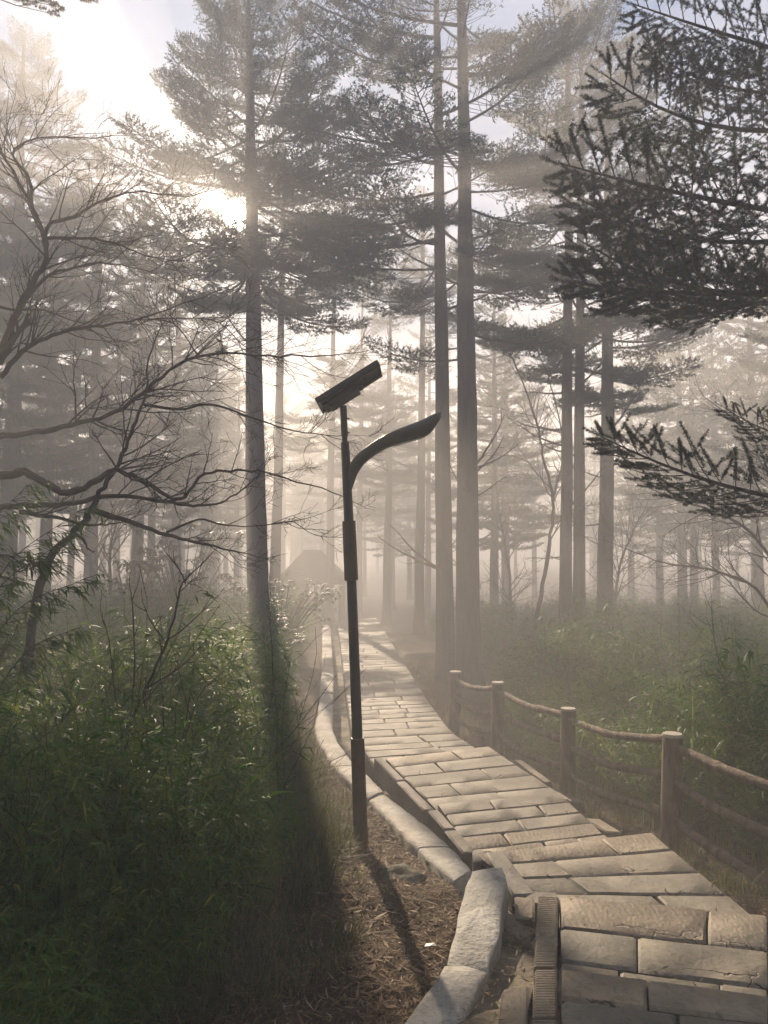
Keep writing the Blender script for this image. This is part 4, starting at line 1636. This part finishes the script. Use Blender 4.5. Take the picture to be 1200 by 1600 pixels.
limb(bt2, [(148, 798), (200, 815), (260, 835), (300, 845), (330, 852), (370, 862)], [6.5, 6.3], 0.026, 0.006, 14, 5, 0.3, start=0.5)
limb(bt2, [(260, 832), (310, 812), (350, 820), (400, 822), (470, 812)], [6.35, 6.2], 0.012, 0.003, 16, 6, 0.35, start=0.4)
limb(bt2, [(30, 800), (80, 808), (140, 820), (180, 818)], [6.2, 6.4], 0.02, 0.006, 17, 5, 0.3)
limb(bt2, [(115, 832), (128, 842), (138, 858)], 6.5, 0.018, 0.008, 18, 0, 0.06)

sap = thing('bare_sapling', 'thin dark leafless sapling forking up out of the bamboo', 'sapling', at(180, 1270, 4.3))
limb(sap, [(172, 1330), (190, 1200), (205, 1130), (235, 1060), (262, 1000), (282, 920), (290, 905), (328, 868)], [4.3, 4.2], 0.013, 0.0028, 21, 4, 0.16, lvl=2, name='stem', start=0.5)
limb(sap, [(290, 912), (280, 890), (263, 868)], 4.25, 0.005, 0.003, 22, 1, 0.06, lvl=3, name='twig')
limb(sap, [(262, 1000), (290, 980), (332, 940)], 4.25, 0.005, 0.0025, 23, 2, 0.10, lvl=3, name='twig')
limb(sap, [(256, 1000), (235, 970), (226, 948)], 4.25, 0.005, 0.0025, 24, 2, 0.10, lvl=3, name='twig')
limb(sap, [(200, 1160), (210, 1060), (208, 960), (205, 928)], 4.35, 0.007, 0.003, 25, 2, 0.14, lvl=3, name='stem', start=0.5)
limb(sap, [(198, 1180), (180, 1090), (170, 1000), (158, 960)], 4.4, 0.006, 0.002, 26, 3, 0.14, lvl=3, name='stem')
limb(sap, [(230, 1075), (285, 1040), (322, 1000)], 4.3, 0.005, 0.002, 27, 2, 0.12, lvl=3, name='twig')
sap2 = thing('bare_sapling', 'low bare twigs poking up from the bamboo towards the lamp', 'sapling', at(275, 1240, 4.5))
limb(sap2, [(275, 1260), (274, 1160), (275, 1100)], 4.5, 0.007, 0.003, 31, 2, 0.12, lvl=3, name='stem')
limb(sap2, [(275, 1230), (292, 1120), (302, 1040)], 4.5, 0.006, 0.0025, 32, 2, 0.12, lvl=3, name='stem')
limb(sap2, [(282, 1180), (310, 1090), (342, 1055)], 4.5, 0.005, 0.002, 33, 2, 0.12, lvl=3, name='stem')
# pale leaning saplings beyond the fence
s3 = thing('bare_sapling', 'thin crooked sapling leaning between the misty fir trunks', 'sapling', at(830, 1010, 18.5))
limb(s3, [(828, 1020), (845, 930), (858, 850), (864, 780), (850, 720), (838, 660), (800, 560), (760, 540)], 18.5, 0.06, 0.012, 41, 22, 1.3, name='stem', start=0.25)
limb(s3, [(864, 780), (880, 700), (860, 600), (845, 560)], 18.5, 0.03, 0.008, 42, 12, 1.0, name='stem')
s4 = thing('bare_sapling', 'thin bare sapling standing in the bamboo beyond the fence rails', 'sapling', at(1150, 1120, 9.5))
limb(s4, [(1150, 1130), (1130, 1060), (1116, 1000), (1112, 950)], 9.5, 0.014, 0.004, 43, 8, 0.5, lvl=2, name='stem')
limb(s4, [(1185, 1110), (1160, 1050), (1140, 1010)], 9.5, 0.010, 0.004, 44, 6, 0.45, lvl=2, name='stem')
s5 = thing('bare_tree', 'slight bare tree with drooping twigs beyond the fence, paled by mist', 'tree', at(1240, 1080, 13.0))
limb(s5, [(1245, 1100), (1235, 950), (1190, 850), (1120, 800), (1030, 770), (960, 720)], [13, 14], 0.05, 0.006, 45, 26, 0.9, name='limb', start=0.25)
limb(s5, [(1240, 1010), (1180, 920), (1110, 890), (1040, 880), (960, 850)], [13, 14], 0.035, 0.005, 46, 24, 0.9, name='limb', start=0.25)
limb(s5, [(1240, 980), (1215, 800), (1180, 690), (1100, 620)], [13, 14], 0.04, 0.005, 47, 22, 0.9, name='limb', start=0.25)
limb(s5, [(1240, 960), (1190, 960), (1130, 900), (1090, 870)], [12.6, 12.0], 0.02, 0.004, 48, 16, 0.6, name='limb', start=0.25)
s6 = thing('bare_tree', 'grey leafless tree in the mist behind the twin firs and their dead stubs', 'tree', at(715, 1010, 24))
limb(s6, [(960, 985), (965, 900), (985, 840), (1010, 790)], 24, 0.06, 0.015, 49, 22, 1.7, name='limb')
limb(s6, [(800, 985), (796, 900), (780, 800), (770, 700)], 24, 0.06, 0.012, 50, 22, 1.6, name='limb')
s7 = thing('bare_tree', 'crooked grey understorey tree in the mist beneath the bare branches', 'tree', at(145, 925, 17))
limb(s7, [(148, 935), (140, 880), (125, 830), (100, 790), (60, 760)], 17, 0.07, 0.02, 51, 20, 1.2, name='limb')
limb(s7, [(172, 930), (172, 870), (180, 820), (205, 760)], 17, 0.05, 0.015, 52, 18, 1.2, name='limb')


# ------------------------------------------------------------------ bamboo undergrowth and ground litter
def blade(p, d, up, L, w, droop):
    """a narrow pointed leaf, 4 triangles folded at mid length"""
    s = np.cross(d, up)
    s = s / max(np.linalg.norm(s), 1e-6)
    m_ = p + d * L * 0.42
    e = p + d * L * 0.98 - np.array((0, 0, droop * L))
    k = p + d * L * 0.10
    return [k, m_ + s * w * 0.5, m_ - s * w * 0.5, e, p]


BT = [(4, 1, 2), (1, 3, 2)]


def bamboo_mesh(seed, n_culm, h0, h1, spread, leaf=(0.06, 0.12), wid=(0.008, 0.014), dry=0.0):
    r = np.random.default_rng(seed)
    V, T, A = [], [], []

    def add(vs, ts, tint):
        b = len(V)
        V.extend(vs)
        T.extend([(x + b, y_ + b, z + b) for x, y_, z in ts])
        A.extend([tint] * len(vs))
    for c in range(n_culm):
        h = r.uniform(h0, h1)
        a0 = r.uniform(0, 6.28)
        rad = spread * math.sqrt(r.uniform(0, 1))
        x0 = np.array((rad * math.cos(a0), rad * math.sin(a0), 0.0))
        a1 = r.uniform(0, 6.28)
        bend = r.uniform(0.08, 0.38) * h
        top = x0 + np.array((bend * math.cos(a1), bend * math.sin(a1), h))
        ctint = r.uniform(0, 0.55) + dry

        def cp(t):
            return x0 + np.array(((top - x0)[0] * t * t, (top - x0)[1] * t * t, h * (t - 0.10 * t * t) / 0.9))
        for k in range(4):
            p0, p1 = cp(k / 4), cp((k + 1) / 4)
            w = 0.0028
            sx = np.array((w, 0, 0))
            sy = np.array((0, w, 0))
            add([p0 - sx, p0 + sx, p1 + sx, p1 - sx], [(0, 1, 2), (0, 2, 3)], 0.75)
            add([p0 - sy, p0 + sy, p1 + sy, p1 - sy], [(0, 1, 2), (0, 2, 3)], 0.75)
        for t in np.arange(0.30, 1.01, 0.085):
            p = cp(t)
            az = r.uniform(0, 6.28)
            tl = r.uniform(0.05, 0.17)
            q = p + np.array((math.cos(az) * tl, math.sin(az) * tl, tl * 0.35))
            for j in range(r.integers(3, 6)):
                az2 = az + r.uniform(-1.0, 1.0)
                el = r.uniform(-0.45, 0.5)
                d = np.array((math.cos(az2) * math.cos(el), math.sin(az2) * math.cos(el), math.sin(el)))
                L = r.uniform(*leaf)
                up = np.array((r.normal() * 0.5, r.normal() * 0.5, 1.0))
                tint = min(1.0, max(0.0, ctint + r.normal() * 0.10 + (0.5 if r.uniform() < 0.06 else 0)))
                pp = p + (q - p) * r.uniform(0.3, 1.0)
                vs = blade(pp, d, up, L, r.uniform(*wid), r.uniform(0.05, 0.35))
                add(vs, BT, tint)
    return np_mesh('bamboo', np.array(V), np.array(T), m_bamboo, A)


src = bpy.data.collections.new('bamboo_sources')
for i in range(9):
    if i < 5:
        bm_ = bamboo_mesh(900 + i, 13, 0.60, 1.10, 0.25)
    elif i < 8:
        bm_ = bamboo_mesh(900 + i, 6, 0.85, 1.35, 0.20, (0.09, 0.16), (0.011, 0.018))
    else:
        bm_ = bamboo_mesh(900 + i, 7, 0.5, 1.0, 0.22, dry=0.45)
    src.objects.link(bpy.data.objects.new('bamboo_clump', bm_))


def scatter(name, label, pts, coll, mat, smin=0.75, smax=1.2, seed=0):
    """real plants set at the given points (x, y, z, scale)"""
    me = bpy.data.meshes.new(name)
    me.vertices.add(len(pts))
    me.vertices.foreach_set('co', np.array([p[:3] for p in pts], dtype=np.float32).ravel())
    r = np.random.default_rng(seed)
    a = me.attributes.new('size', 'FLOAT', 'POINT')
    a.data.foreach_set('value', np.array([p[3] for p in pts], dtype=np.float32))
    rot = np.zeros((len(pts), 3), dtype=np.float32)
    rot[:, 2] = r.uniform(0, 6.28, len(pts))
    rot[:, 0] = r.normal(0, 0.10, len(pts))
    rot[:, 1] = r.normal(0, 0.10, len(pts))
    a = me.attributes.new('turn', 'FLOAT_VECTOR', 'POINT')
    a.data.foreach_set('vector', rot.ravel())
    a = me.attributes.new('kindex', 'INT', 'POINT')
    a.data.foreach_set('value', r.integers(0, len(coll.objects), len(pts)).astype(np.int32))
    me.materials.append(mat)
    o = link(name, me)
    tag(o, label, kind='stuff')
    g = bpy.data.node_groups.new(name, 'GeometryNodeTree')
    g.interface.new_socket('Geometry', in_out='INPUT', socket_type='NodeSocketGeometry')
    g.interface.new_socket('Geometry', in_out='OUTPUT', socket_type='NodeSocketGeometry')
    gi = g.nodes.new('NodeGroupInput')
    go = g.nodes.new('NodeGroupOutput')
    ci = g.nodes.new('GeometryNodeCollectionInfo')
    ci.inputs['Collection'].default_value = coll
    ci.inputs['Separate Children'].default_value = True
    ci.inputs['Reset Children'].default_value = True
    ip = g.nodes.new('GeometryNodeInstanceOnPoints')
    ip.inputs['Pick Instance'].default_value = True

    def named(nm, t):
        n = g.nodes.new('GeometryNodeInputNamedAttribute')
        n.data_type = t
        n.inputs['Name'].default_value = nm
        return n.outputs['Attribute']
    L = g.links.new
    L(gi.outputs[0], ip.inputs['Points'])
    L(ci.outputs[0], ip.inputs['Instance'])
    L(named('kindex', 'INT'), ip.inputs['Instance Index'])
    L(named('turn', 'FLOAT_VECTOR'), ip.inputs['Rotation'])
    L(named('size', 'FLOAT'), ip.inputs['Scale'])
    L(ip.outputs[0], go.inputs[0])
    md = o.modifiers.new('plants', 'NODES')
    md.node_group = g
    return o


br_ = random.Random(23)
pts = []


def clear_edge(y):
    """how far the bamboo keeps from the walk on the left (x)"""
    return interp(y, [1.5, 3.0, 3.6, 4.5, 5.4, 6.5, 8, 9.6, 14, 22, 30], [-1.25, -0.80, -0.66, -0.55, -0.48, -0.72, -0.95, -1.30, -1.65, -2.1, -2.4])


for i in range(4300):
    y = 1.9 + 26 * br_.random() ** 1.5
    x = clear_edge(y) - 0.05 - (y * 0.62 + 1.0) * br_.random() ** 1.1
    if mnoise.noise(Vector((x * 0.55, y * 0.55, 5))) < -0.42 and y > 6:
        continue
    e = clear_edge(y) - x
    s = br_.uniform(0.72, 1.12) * (0.45 + 0.55 * min(1, e / 0.45))
    s *= 0.92 + 0.85 * mnoise.noise(Vector((x * 0.8, y * 0.8, 20)))
    if y < 3.4:
        s *= 0.62 + 0.38 * (y - 1.9) / 1.5
    if y > 14:
        s *= 1.1
    pts.append((x, y, ground_z(x, y) - 0.02, s))
scatter('bamboo_undergrowth', 'thick dwarf bamboo covering the bank beside the lamp', pts, src, m_bamboo, seed=1)
pts = []
for i in range(4200):
    y = 4.4 + 25 * br_.random() ** 1.4
    fx_ = interp(y, [4.5, 6, 7.66, 9.4, 11, 13, 30], [2.85, 2.40, 1.98, 1.55, 1.35, 1.9, 1.2])
    x = fx_ + 0.22 + (y * 0.55 + 1.2) * br_.random() ** 1.1
    if 13.5 < y and x < 2.6 and mnoise.noise(Vector((x, y, 1))) < 0.1:
        continue
    e = x - fx_
    s = br_.uniform(0.70, 1.12) * (0.42 + 0.58 * min(1, e / 0.7)) * (0.95 + 0.8 * mnoise.noise(Vector((x * 0.7, y * 0.7, 40))))
    pts.append((x, y, ground_z(x, y) - 0.02, s))
scatter('bamboo_undergrowth', 'dwarf bamboo thicket behind the log fence, sunlit on top', pts, src, m_bamboo, seed=2)

# dry stems standing out of the bamboo
ds = bpy.data.collections.new('stem_sources')
for i in range(4):
    rg = random.Random(700 + i)
    m = MB()
    for k in range(3):
        grow(m, Vector((rg.uniform(-.06, .06), rg.uniform(-.06, .06), 0)), Vector((rg.uniform(-.25, .25), rg.uniform(-.25, .25), 1)), rg.uniform(0.9, 1.5), 0.0045, 1, rg, Vector((0, 0, 0.3)), 2, (0, 4, 2))
    ds.objects.link(bpy.data.objects.new('dry_stem', m.data('dry_stem', m_twig, True)))
pts = []
for i in range(150):
    y = 3.0 + 14 * br_.random() ** 1.3
    x = clear_edge(y) - 0.25 - (y * 0.5 + 0.6) * br_.random()
    pts.append((x, y, ground_z(x, y) - 0.02, br_.uniform(0.7, 1.1)))
for i in range(120):
    y = 6 + 16 * br_.random() ** 1.3
    x = interp(y, [4.5, 6, 7.66, 9.4, 11, 13, 30], [2.85, 2.40, 1.98, 1.55, 1.35, 1.9, 1.2]) + 0.6 + (y * 0.45 + 0.6) * br_.random()
    pts.append((x, y, ground_z(x, y) - 0.02, br_.uniform(0.7, 1.1)))
scatter('dry_stems', 'thin bare brown stems poking up through the bamboo', pts, ds, m_twig, seed=4)

# shrubs at the middle of the left bank
def shrub(name, label, loc, n, R, Hh, seed, lw=0.035, ll=0.12, mat=None):
    r = np.random.default_rng(seed)
    rg = random.Random(seed)
    t = thing(name, label, 'shrub', loc)
    m = MB()
    V, T, A = [], [], []
    for k in range(n):
        a = rg.uniform(0, 6.28)
        tip = Vector((math.cos(a) * R * rg.random() ** 0.5, math.sin(a) * R * rg.random() ** 0.5, Hh * rg.uniform(0.45, 1.0)))
        midp = tip * 0.5 + Vector((0, 0, 0.12 * Hh))
        st = catmull([Vector((0, 0, 0)), midp, tip], 4)
        m.tube(st, [0.014 - 0.0012 * i for i in range(len(st))], 5, cap=False)
        for w in range(3):
            bpos = tip + Vector((rg.uniform(-1, 1), rg.uniform(-1, 1), rg.uniform(-1, 0.6))) * 0.16 * (w > 0)
            if w:
                m.tube([st[-2], bpos], [0.004, 0.003], 3, cap=False)
            for j in range(9):
                a2 = 6.28 * j / 9 + rg.uniform(-0.3, 0.3)
                el = rg.uniform(-0.7, 0.25)
                d = np.array((math.cos(a2) * math.cos(el), math.sin(a2) * math.cos(el), math.sin(el)))
                L = ll * rg.uniform(0.8, 1.2)
                b = len(V)
                V.extend(blade(np.array(bpos), d, np.array((0, 0, 1.0)), L, lw, 0.2))
                T.extend([(x + b, y_ + b, z + b) for x, y_, z in BT])
                A.extend([rg.random()] * 5)
    m.build('stems', m_twig, t, smooth=True)
    link('leaves', np_mesh('leaves', np.array(V), np.array(T), mat or m_rhodo, A), t)
    return t


def on_g(px_, dd):
    x = at(px_, 900, dd).x
    return Vector((x, dd, ground_z(x, dd)))


shrub('rhododendron_shrub', 'broad leaved rhododendron rising above the bamboo in front of the misty trunks', on_g(285, 15.5), 46, 1.2, 2.75, 71, 0.05, 0.17)
shrub('rhododendron_shrub', 'lower rhododendron with drooping leaf whorls next to the tall one', on_g(208, 14.0), 22, 0.5, 2.3, 72, 0.05, 0.17)
shrub('leafy_shrub', 'dense dark shrub at the foot of the fir before the sun', on_g(440, 17.0), 60, 1.25, 1.75, 73, 0.03, 0.10)
shrub('leafy_shrub', 'low green shrub beside the kerb near the far fir trunk', on_g(395, 13.5), 50, 1.0, 1.25, 74, 0.025, 0.09)
# a leafy spray leaning in at the left edge
sp = thing('bamboo_spray', 'long bamboo culms leaning in with leaf sprays at the left edge', 'bamboo', at(-60, 1120, 5.0))
rg = random.Random(81)
V, T, A = [], [], []
cm_ = MB()
for (a, b_, c_) in (((-60, 1100), (0, 900), (120, 800)), ((-80, 1100), (-10, 930), (90, 850)), ((-70, 1110), (20, 960), (130, 905)), ((-40, 1130), (40, 1020), (110, 985)), ((-80, 1080), (-40, 860), (40, 760)), ((-60, 1060), (-20, 880), (60, 880))):
    st = catmull([at(*a, 5.0) - sp.location, at(*b_, 4.9) - sp.location, at(*c_, 4.8) - sp.location], 8)
    cm_.tube(st, [0.006 - 0.0003 * i for i in range(len(st))], 5, cap=False)
    for i in range(5, len(st)):
        for w in range(4):
            az2 = rg.uniform(-0.8, 0.9)
            tl = rg.uniform(0.05, 0.22)
            tip = st[i] + Vector((math.cos(az2) * tl, math.sin(az2) * tl * 0.8, rg.uniform(-0.6, 0.4) * tl))
            cm_.tube([st[i], tip], [0.002, 0.0012], 3, cap=False)
            for j in range(5):
                a3 = rg.uniform(-1.2, 1.2)
                el = rg.uniform(-0.8, 0.3)
                d = np.array((math.cos(a3) * math.cos(el), math.sin(a3) * math.cos(el), math.sin(el)))
                bb = len(V)
                V.extend(blade(np.array(st[i].lerp(tip, rg.uniform(0.4, 1))), d, np.array((rg.uniform(-.5, .5), rg.uniform(-.5, .5), 1.0)), rg.uniform(0.07, 0.13), rg.uniform(0.010, 0.016), 0.2))
                T.extend([(x + bb, y_ + bb, z + bb) for x, y_, z in BT])
                A.extend([rg.uniform(0, 0.7)] * 5)
cm_.build('culm', m_twig, sp, smooth=True)
link('leaves', np_mesh('leaves', np.array(V), np.array(T), m_bamboo, A), sp)


# dry needles and dead leaves lying on the soil, and some on the stones
def litter(name, label, spots, mat, seed, ln, wd, lift=0.012):
    r = np.random.default_rng(seed)
    V, T, A = [], [], []
    for (x, y, z) in spots:
        a = r.uniform(0, 6.28)
        L = r.uniform(*ln)
        w = r.uniform(*wd)
        e = r.normal() * 0.22
        d = np.array((math.cos(a), math.sin(a), e))
        s_ = np.array((-math.sin(a), math.cos(a), r.normal() * 0.3))
        p = np.array((x, y, z + lift * r.uniform(0.2, 1.0)))
        b = len(V)
        V.extend([p - d * L / 2, p + s_ * w, p - s_ * w, p + d * L / 2 + np.array((0, 0, r.uniform(-0.2, 0.5) * L * 0.3))])
        T.extend([(b, b + 1, b + 2), (b + 1, b + 3, b + 2)])
        A.extend([r.beta(1.3, 2.2)] * 4)
    o = link(name, np_mesh(name, np.array(V), np.array(T), mat, A))
    return tag(o, label, kind='stuff')


lr = random.Random(31)
spots = []
for i in range(34000):
    y = 2.2 + 9 * lr.random() ** 1.7
    gl = interp(y, GLY, GLX) - 0.24
    x = gl - 1.25 * lr.random() ** 1.2 * (1.0 if y < 6 else 0.5)
    spots.append((x, y, ground_z(x, y)))
for i in range(12000):
    y = 4.6 + 12 * lr.random() ** 1.5
    x = interp(y, RSY, RSX) + 0.1 + 1.4 * lr.random()
    spots.append((x, y, ground_z(x, y)))
litter('leaf_litter', 'dry brown needles and bits strewn over the soil by the lamp and fence', spots, m_litter, 5, (0.012, 0.085), (0.001, 0.0042), 0.016)
spots = []
for i in range(900):
    y = 2.4 + 6 * lr.random() ** 1.4
    gl = interp(y, GLY, GLX) - 0.26
    x = gl - 1.1 * lr.random()
    spots.append((x, y, ground_z(x, y)))
litter('dead_leaves', 'curled dead bamboo leaves lying on the needle litter', spots, m_litter, 6, (0.05, 0.11), (0.005, 0.010), 0.03)
spots = []
for i in range(2600):
    y = 2.3 + 7 * lr.random()
    xl, xr = interp(y, GLY, GLX), interp(y, LSY, LSX)
    x = xl + (xr - xl) * lr.random()
    spots.append((x, y, prof(y) - interp(y, [3.2, 4.2, 4.9, 9], [0.04, 0.05, 0.15, 0.20]) + 0.01))
for key in ('t0', 't1', 't2', 't3', 't4'):
    z, fl, fr2, nl, nr = tiers[key]
    FL, FR, NL, NR = on(*fl, z), on(*fr2, z), on(*nl, z), on(*nr, z)
    for i in range(45):
        p = NL.lerp(NR, lr.random()).lerp(FL.lerp(FR, lr.random()), lr.random())
        spots.append((p.x, p.y, z + 0.006))
litter('fallen_needles', 'stray needles and crumbs of bark on the stones and in the gutter', spots, m_litter, 7, (0.012, 0.05), (0.0012, 0.004), 0.012)

# thin dry grass at the edge of the litter
tg = bpy.data.collections.new('grass_sources')
for i in range(3):
    r = np.random.default_rng(40 + i)
    V, T, A = [], [], []
    for k in range(34):
        a = r.uniform(0, 6.28)
        p = np.array((r.normal() * 0.04, r.normal() * 0.04, 0))
        L = r.uniform(0.10, 0.32)
        lean = r.uniform(0.15, 0.9)
        d = np.array((math.cos(a) * lean, math.sin(a) * lean, 1.0))
        d /= np.linalg.norm(d)
        s_ = np.array((-math.sin(a), math.cos(a), 0)) * r.uniform(0.0014, 0.003)
        m_ = p + d * L * 0.55
        e = p + d * L + np.array((math.cos(a), math.sin(a), -0.7)) * L * lean * 0.4
        b = len(V)
        V.extend([p - s_, p + s_, m_ + s_, m_ - s_, e])
        T.extend([(b, b + 1, b + 2), (b, b + 2, b + 3), (b + 3, b + 2, b + 4)])
        A.extend([r.uniform(0, 1)] * 5)
    ob = bpy.data.objects.new('grass_tuft', np_mesh('grass_tuft', np.array(V), np.array(T), m_drygrass, A))
    tg.objects.link(ob)
pts = []
for i in range(620):
    y = 2.2 + 9 * lr.random() ** 1.5
    x = clear_edge(y) + lr.gauss(0.02, 0.16)
    if x < interp(y, GLY, GLX) - 0.3:
        pts.append((x, y, ground_z(x, y) - 0.01, lr.uniform(0.6, 1.2)))
for i in range(260):
    y = 4.6 + 14 * lr.random()
    x = interp(y, RSY, RSX) + 0.15 + 0.5 * lr.random()
    pts.append((x, y, ground_z(x, y) - 0.01, lr.uniform(0.4, 0.9)))
scatter('dry_grass', 'thin dry grass tufts fringing the bamboo and the path', pts, tg, m_drygrass, seed=3)

# a pale scrap lying on the litter
p = on(672, 1465, 0.575)
m = MB()
m.add([Vector((-0.028, -0.008, 0.004)), Vector((0.0, -0.016, 0.012)), Vector((0.03, -0.004, 0.006)), Vector((0.022, 0.012, 0.012)), Vector((-0.018, 0.011, 0.009))], [(0, 1, 4), (1, 3, 4), (1, 2, 3)])
o = m.build('pale_leaf', m_white)
o.location = (p.x, p.y, ground_z(p.x, p.y) + 0.02)
tag(o, 'small pale fallen leaf on the brown litter beside the big kerb stone', 'leaf')

# ------------------------------------------------------------------ the hut at the end of the walk
HY = 33.0
hb = on_g(480, HY)
hz = at(480, 962, HY).z
hut = thing('hut', 'small thatched wooden hut half lost in the glowing mist at the end of the walk', 'hut', (hb.x, HY, hz))


def hp(px_, py, dy=0.0):
    return at(px_, py, HY) - hut.location + Vector((0, dy, 0))


m = MB()
a, b_ = hp(453, 905), hp(478, 966)
m.box(a.x, b_.x, -1.0, 1.2, b_.z - 0.3, a.z)
m.build('wall', m_timber, hut)
for (px_, dy) in ((484, -1.1), (489, 1.3), (507, -1.1), (534, -1.1), (534, 1.3)):
    q = hp(px_, 966)
    t_ = hp(px_, 900)
    m = MB()
    m.box(q.x - 0.07, q.x + 0.07, dy - 0.07, dy + 0.07, q.z - 0.3, t_.z)
    m.build('post', m_timber, hut, bevel=0.01)
m = MB()
e0, e1 = hp(440, 893).x, hp(542, 905).x
ez, rz_ = hp(480, 903).z, hp(480, 858).z
rx0, rx1 = hp(476, 858).x, hp(500, 858).x
ey = 1.6
vs = [(e0, -ey, ez), (e1, -ey, ez), (e1, ey, ez), (e0, ey, ez), (rx0, 0, rz_), (rx1, 0, rz_)]
vs += [(x, y_, z - 0.22) for x, y_, z in vs[:4]]
m.add(vs, [(0, 1, 5, 4), (1, 2, 5), (2, 3, 4, 5), (3, 0, 4), (0, 6, 7, 1), (1, 7, 8, 2), (2, 8, 9, 3), (3, 9, 6, 0), (9, 8, 7, 6)])
rf = m.build('roof', m_thatch, hut, bevel=0.05)
m = MB()
a, b_, c_ = hp(428, 914), hp(436, 902), hp(458, 888)
vs = []
for dy in (-1.4, 1.4):
    vs += [(a.x, dy, a.z), (b_.x, dy, b_.z), (c_.x, dy, c_.z), (c_.x, dy, a.z + 0.1), (a.x + 0.25, dy, a.z - 0.08)]
m.add(vs, [(0, 1, 2, 3, 4), (9, 8, 7, 6, 5), (0, 5, 6, 1), (1, 6, 7, 2), (2, 7, 8, 3), (3, 8, 9, 4), (4, 9, 5, 0)])
m.build('lean_to_roof', m_thatch, hut, bevel=0.03)
m = MB()
a, b_ = hp(486, 948), hp(528, 956)
m.box(a.x, b_.x, -1.0, -0.8, b_.z, a.z)
m.build('low_wall', m_timber, hut)
# pale board on an added post, its colour standing for light through a window
q = at(496, 932, HY - 1.6)
nb_ = thing('window_light_board', 'small pale board painted as the bright window opening under the hut roof', 'painted light', (q.x, q.y, hz))
m = MB()
m.box(-0.11, 0.11, -0.012, 0.012, q.z - hz - 0.10, q.z - hz + 0.10)
m.build('board', m_white, nb_)
m = MB()
m.box(-0.025, 0.025, 0.014, 0.05, -0.3, q.z - hz + 0.08)
m.build('post', m_timber, nb_)
# dark box by the big fir
q = at(418, 928, 24.0)
gz = ground_z(q.x, 24.0)
bn = thing('litter_bin', 'dark square box half hidden behind the fir before the sun', 'bin', (q.x, 24.0, gz))
zt = at(418, 924, 24.0).z - gz
m = MB()
m.box(-0.20, 0.20, -0.18, 0.18, 0.0, zt - 0.03)
m.build('body', m_steel, bn, bevel=0.01)
m = MB()
m.box(-0.24, 0.24, -0.22, 0.22, zt - 0.03, zt + 0.03)
m.build('lid', m_beam, bn, bevel=0.01)

# ------------------------------------------------------------------ morning mist
m = MB()
m.box(-131, 131, -131, 131, -4.2, HAZE_TOP)
hz_m = bpy.data.materials.new('haze')
hz_m.use_nodes = True
t = hz_m.node_tree
for n in list(t.nodes):
    t.nodes.remove(n)
mo = t.nodes.new('ShaderNodeOutputMaterial')
pv = t.nodes.new('ShaderNodeVolumePrincipled')
pv.inputs['Color'].default_value = (0.985, 0.985, 0.985, 1)
pv.inputs['Density'].default_value = HAZE_DENSITY
pv.inputs['Anisotropy'].default_value = HAZE_G
t.links.new(pv.outputs[0], mo.inputs['Volume'])
hz_m.cycles.homogeneous_volume = True if hasattr(hz_m, 'cycles') and hasattr(hz_m.cycles, 'homogeneous_volume') else None
haze = m.build('haze', hz_m)
tag(haze, 'pale morning mist filling the forest', kind='stuff')
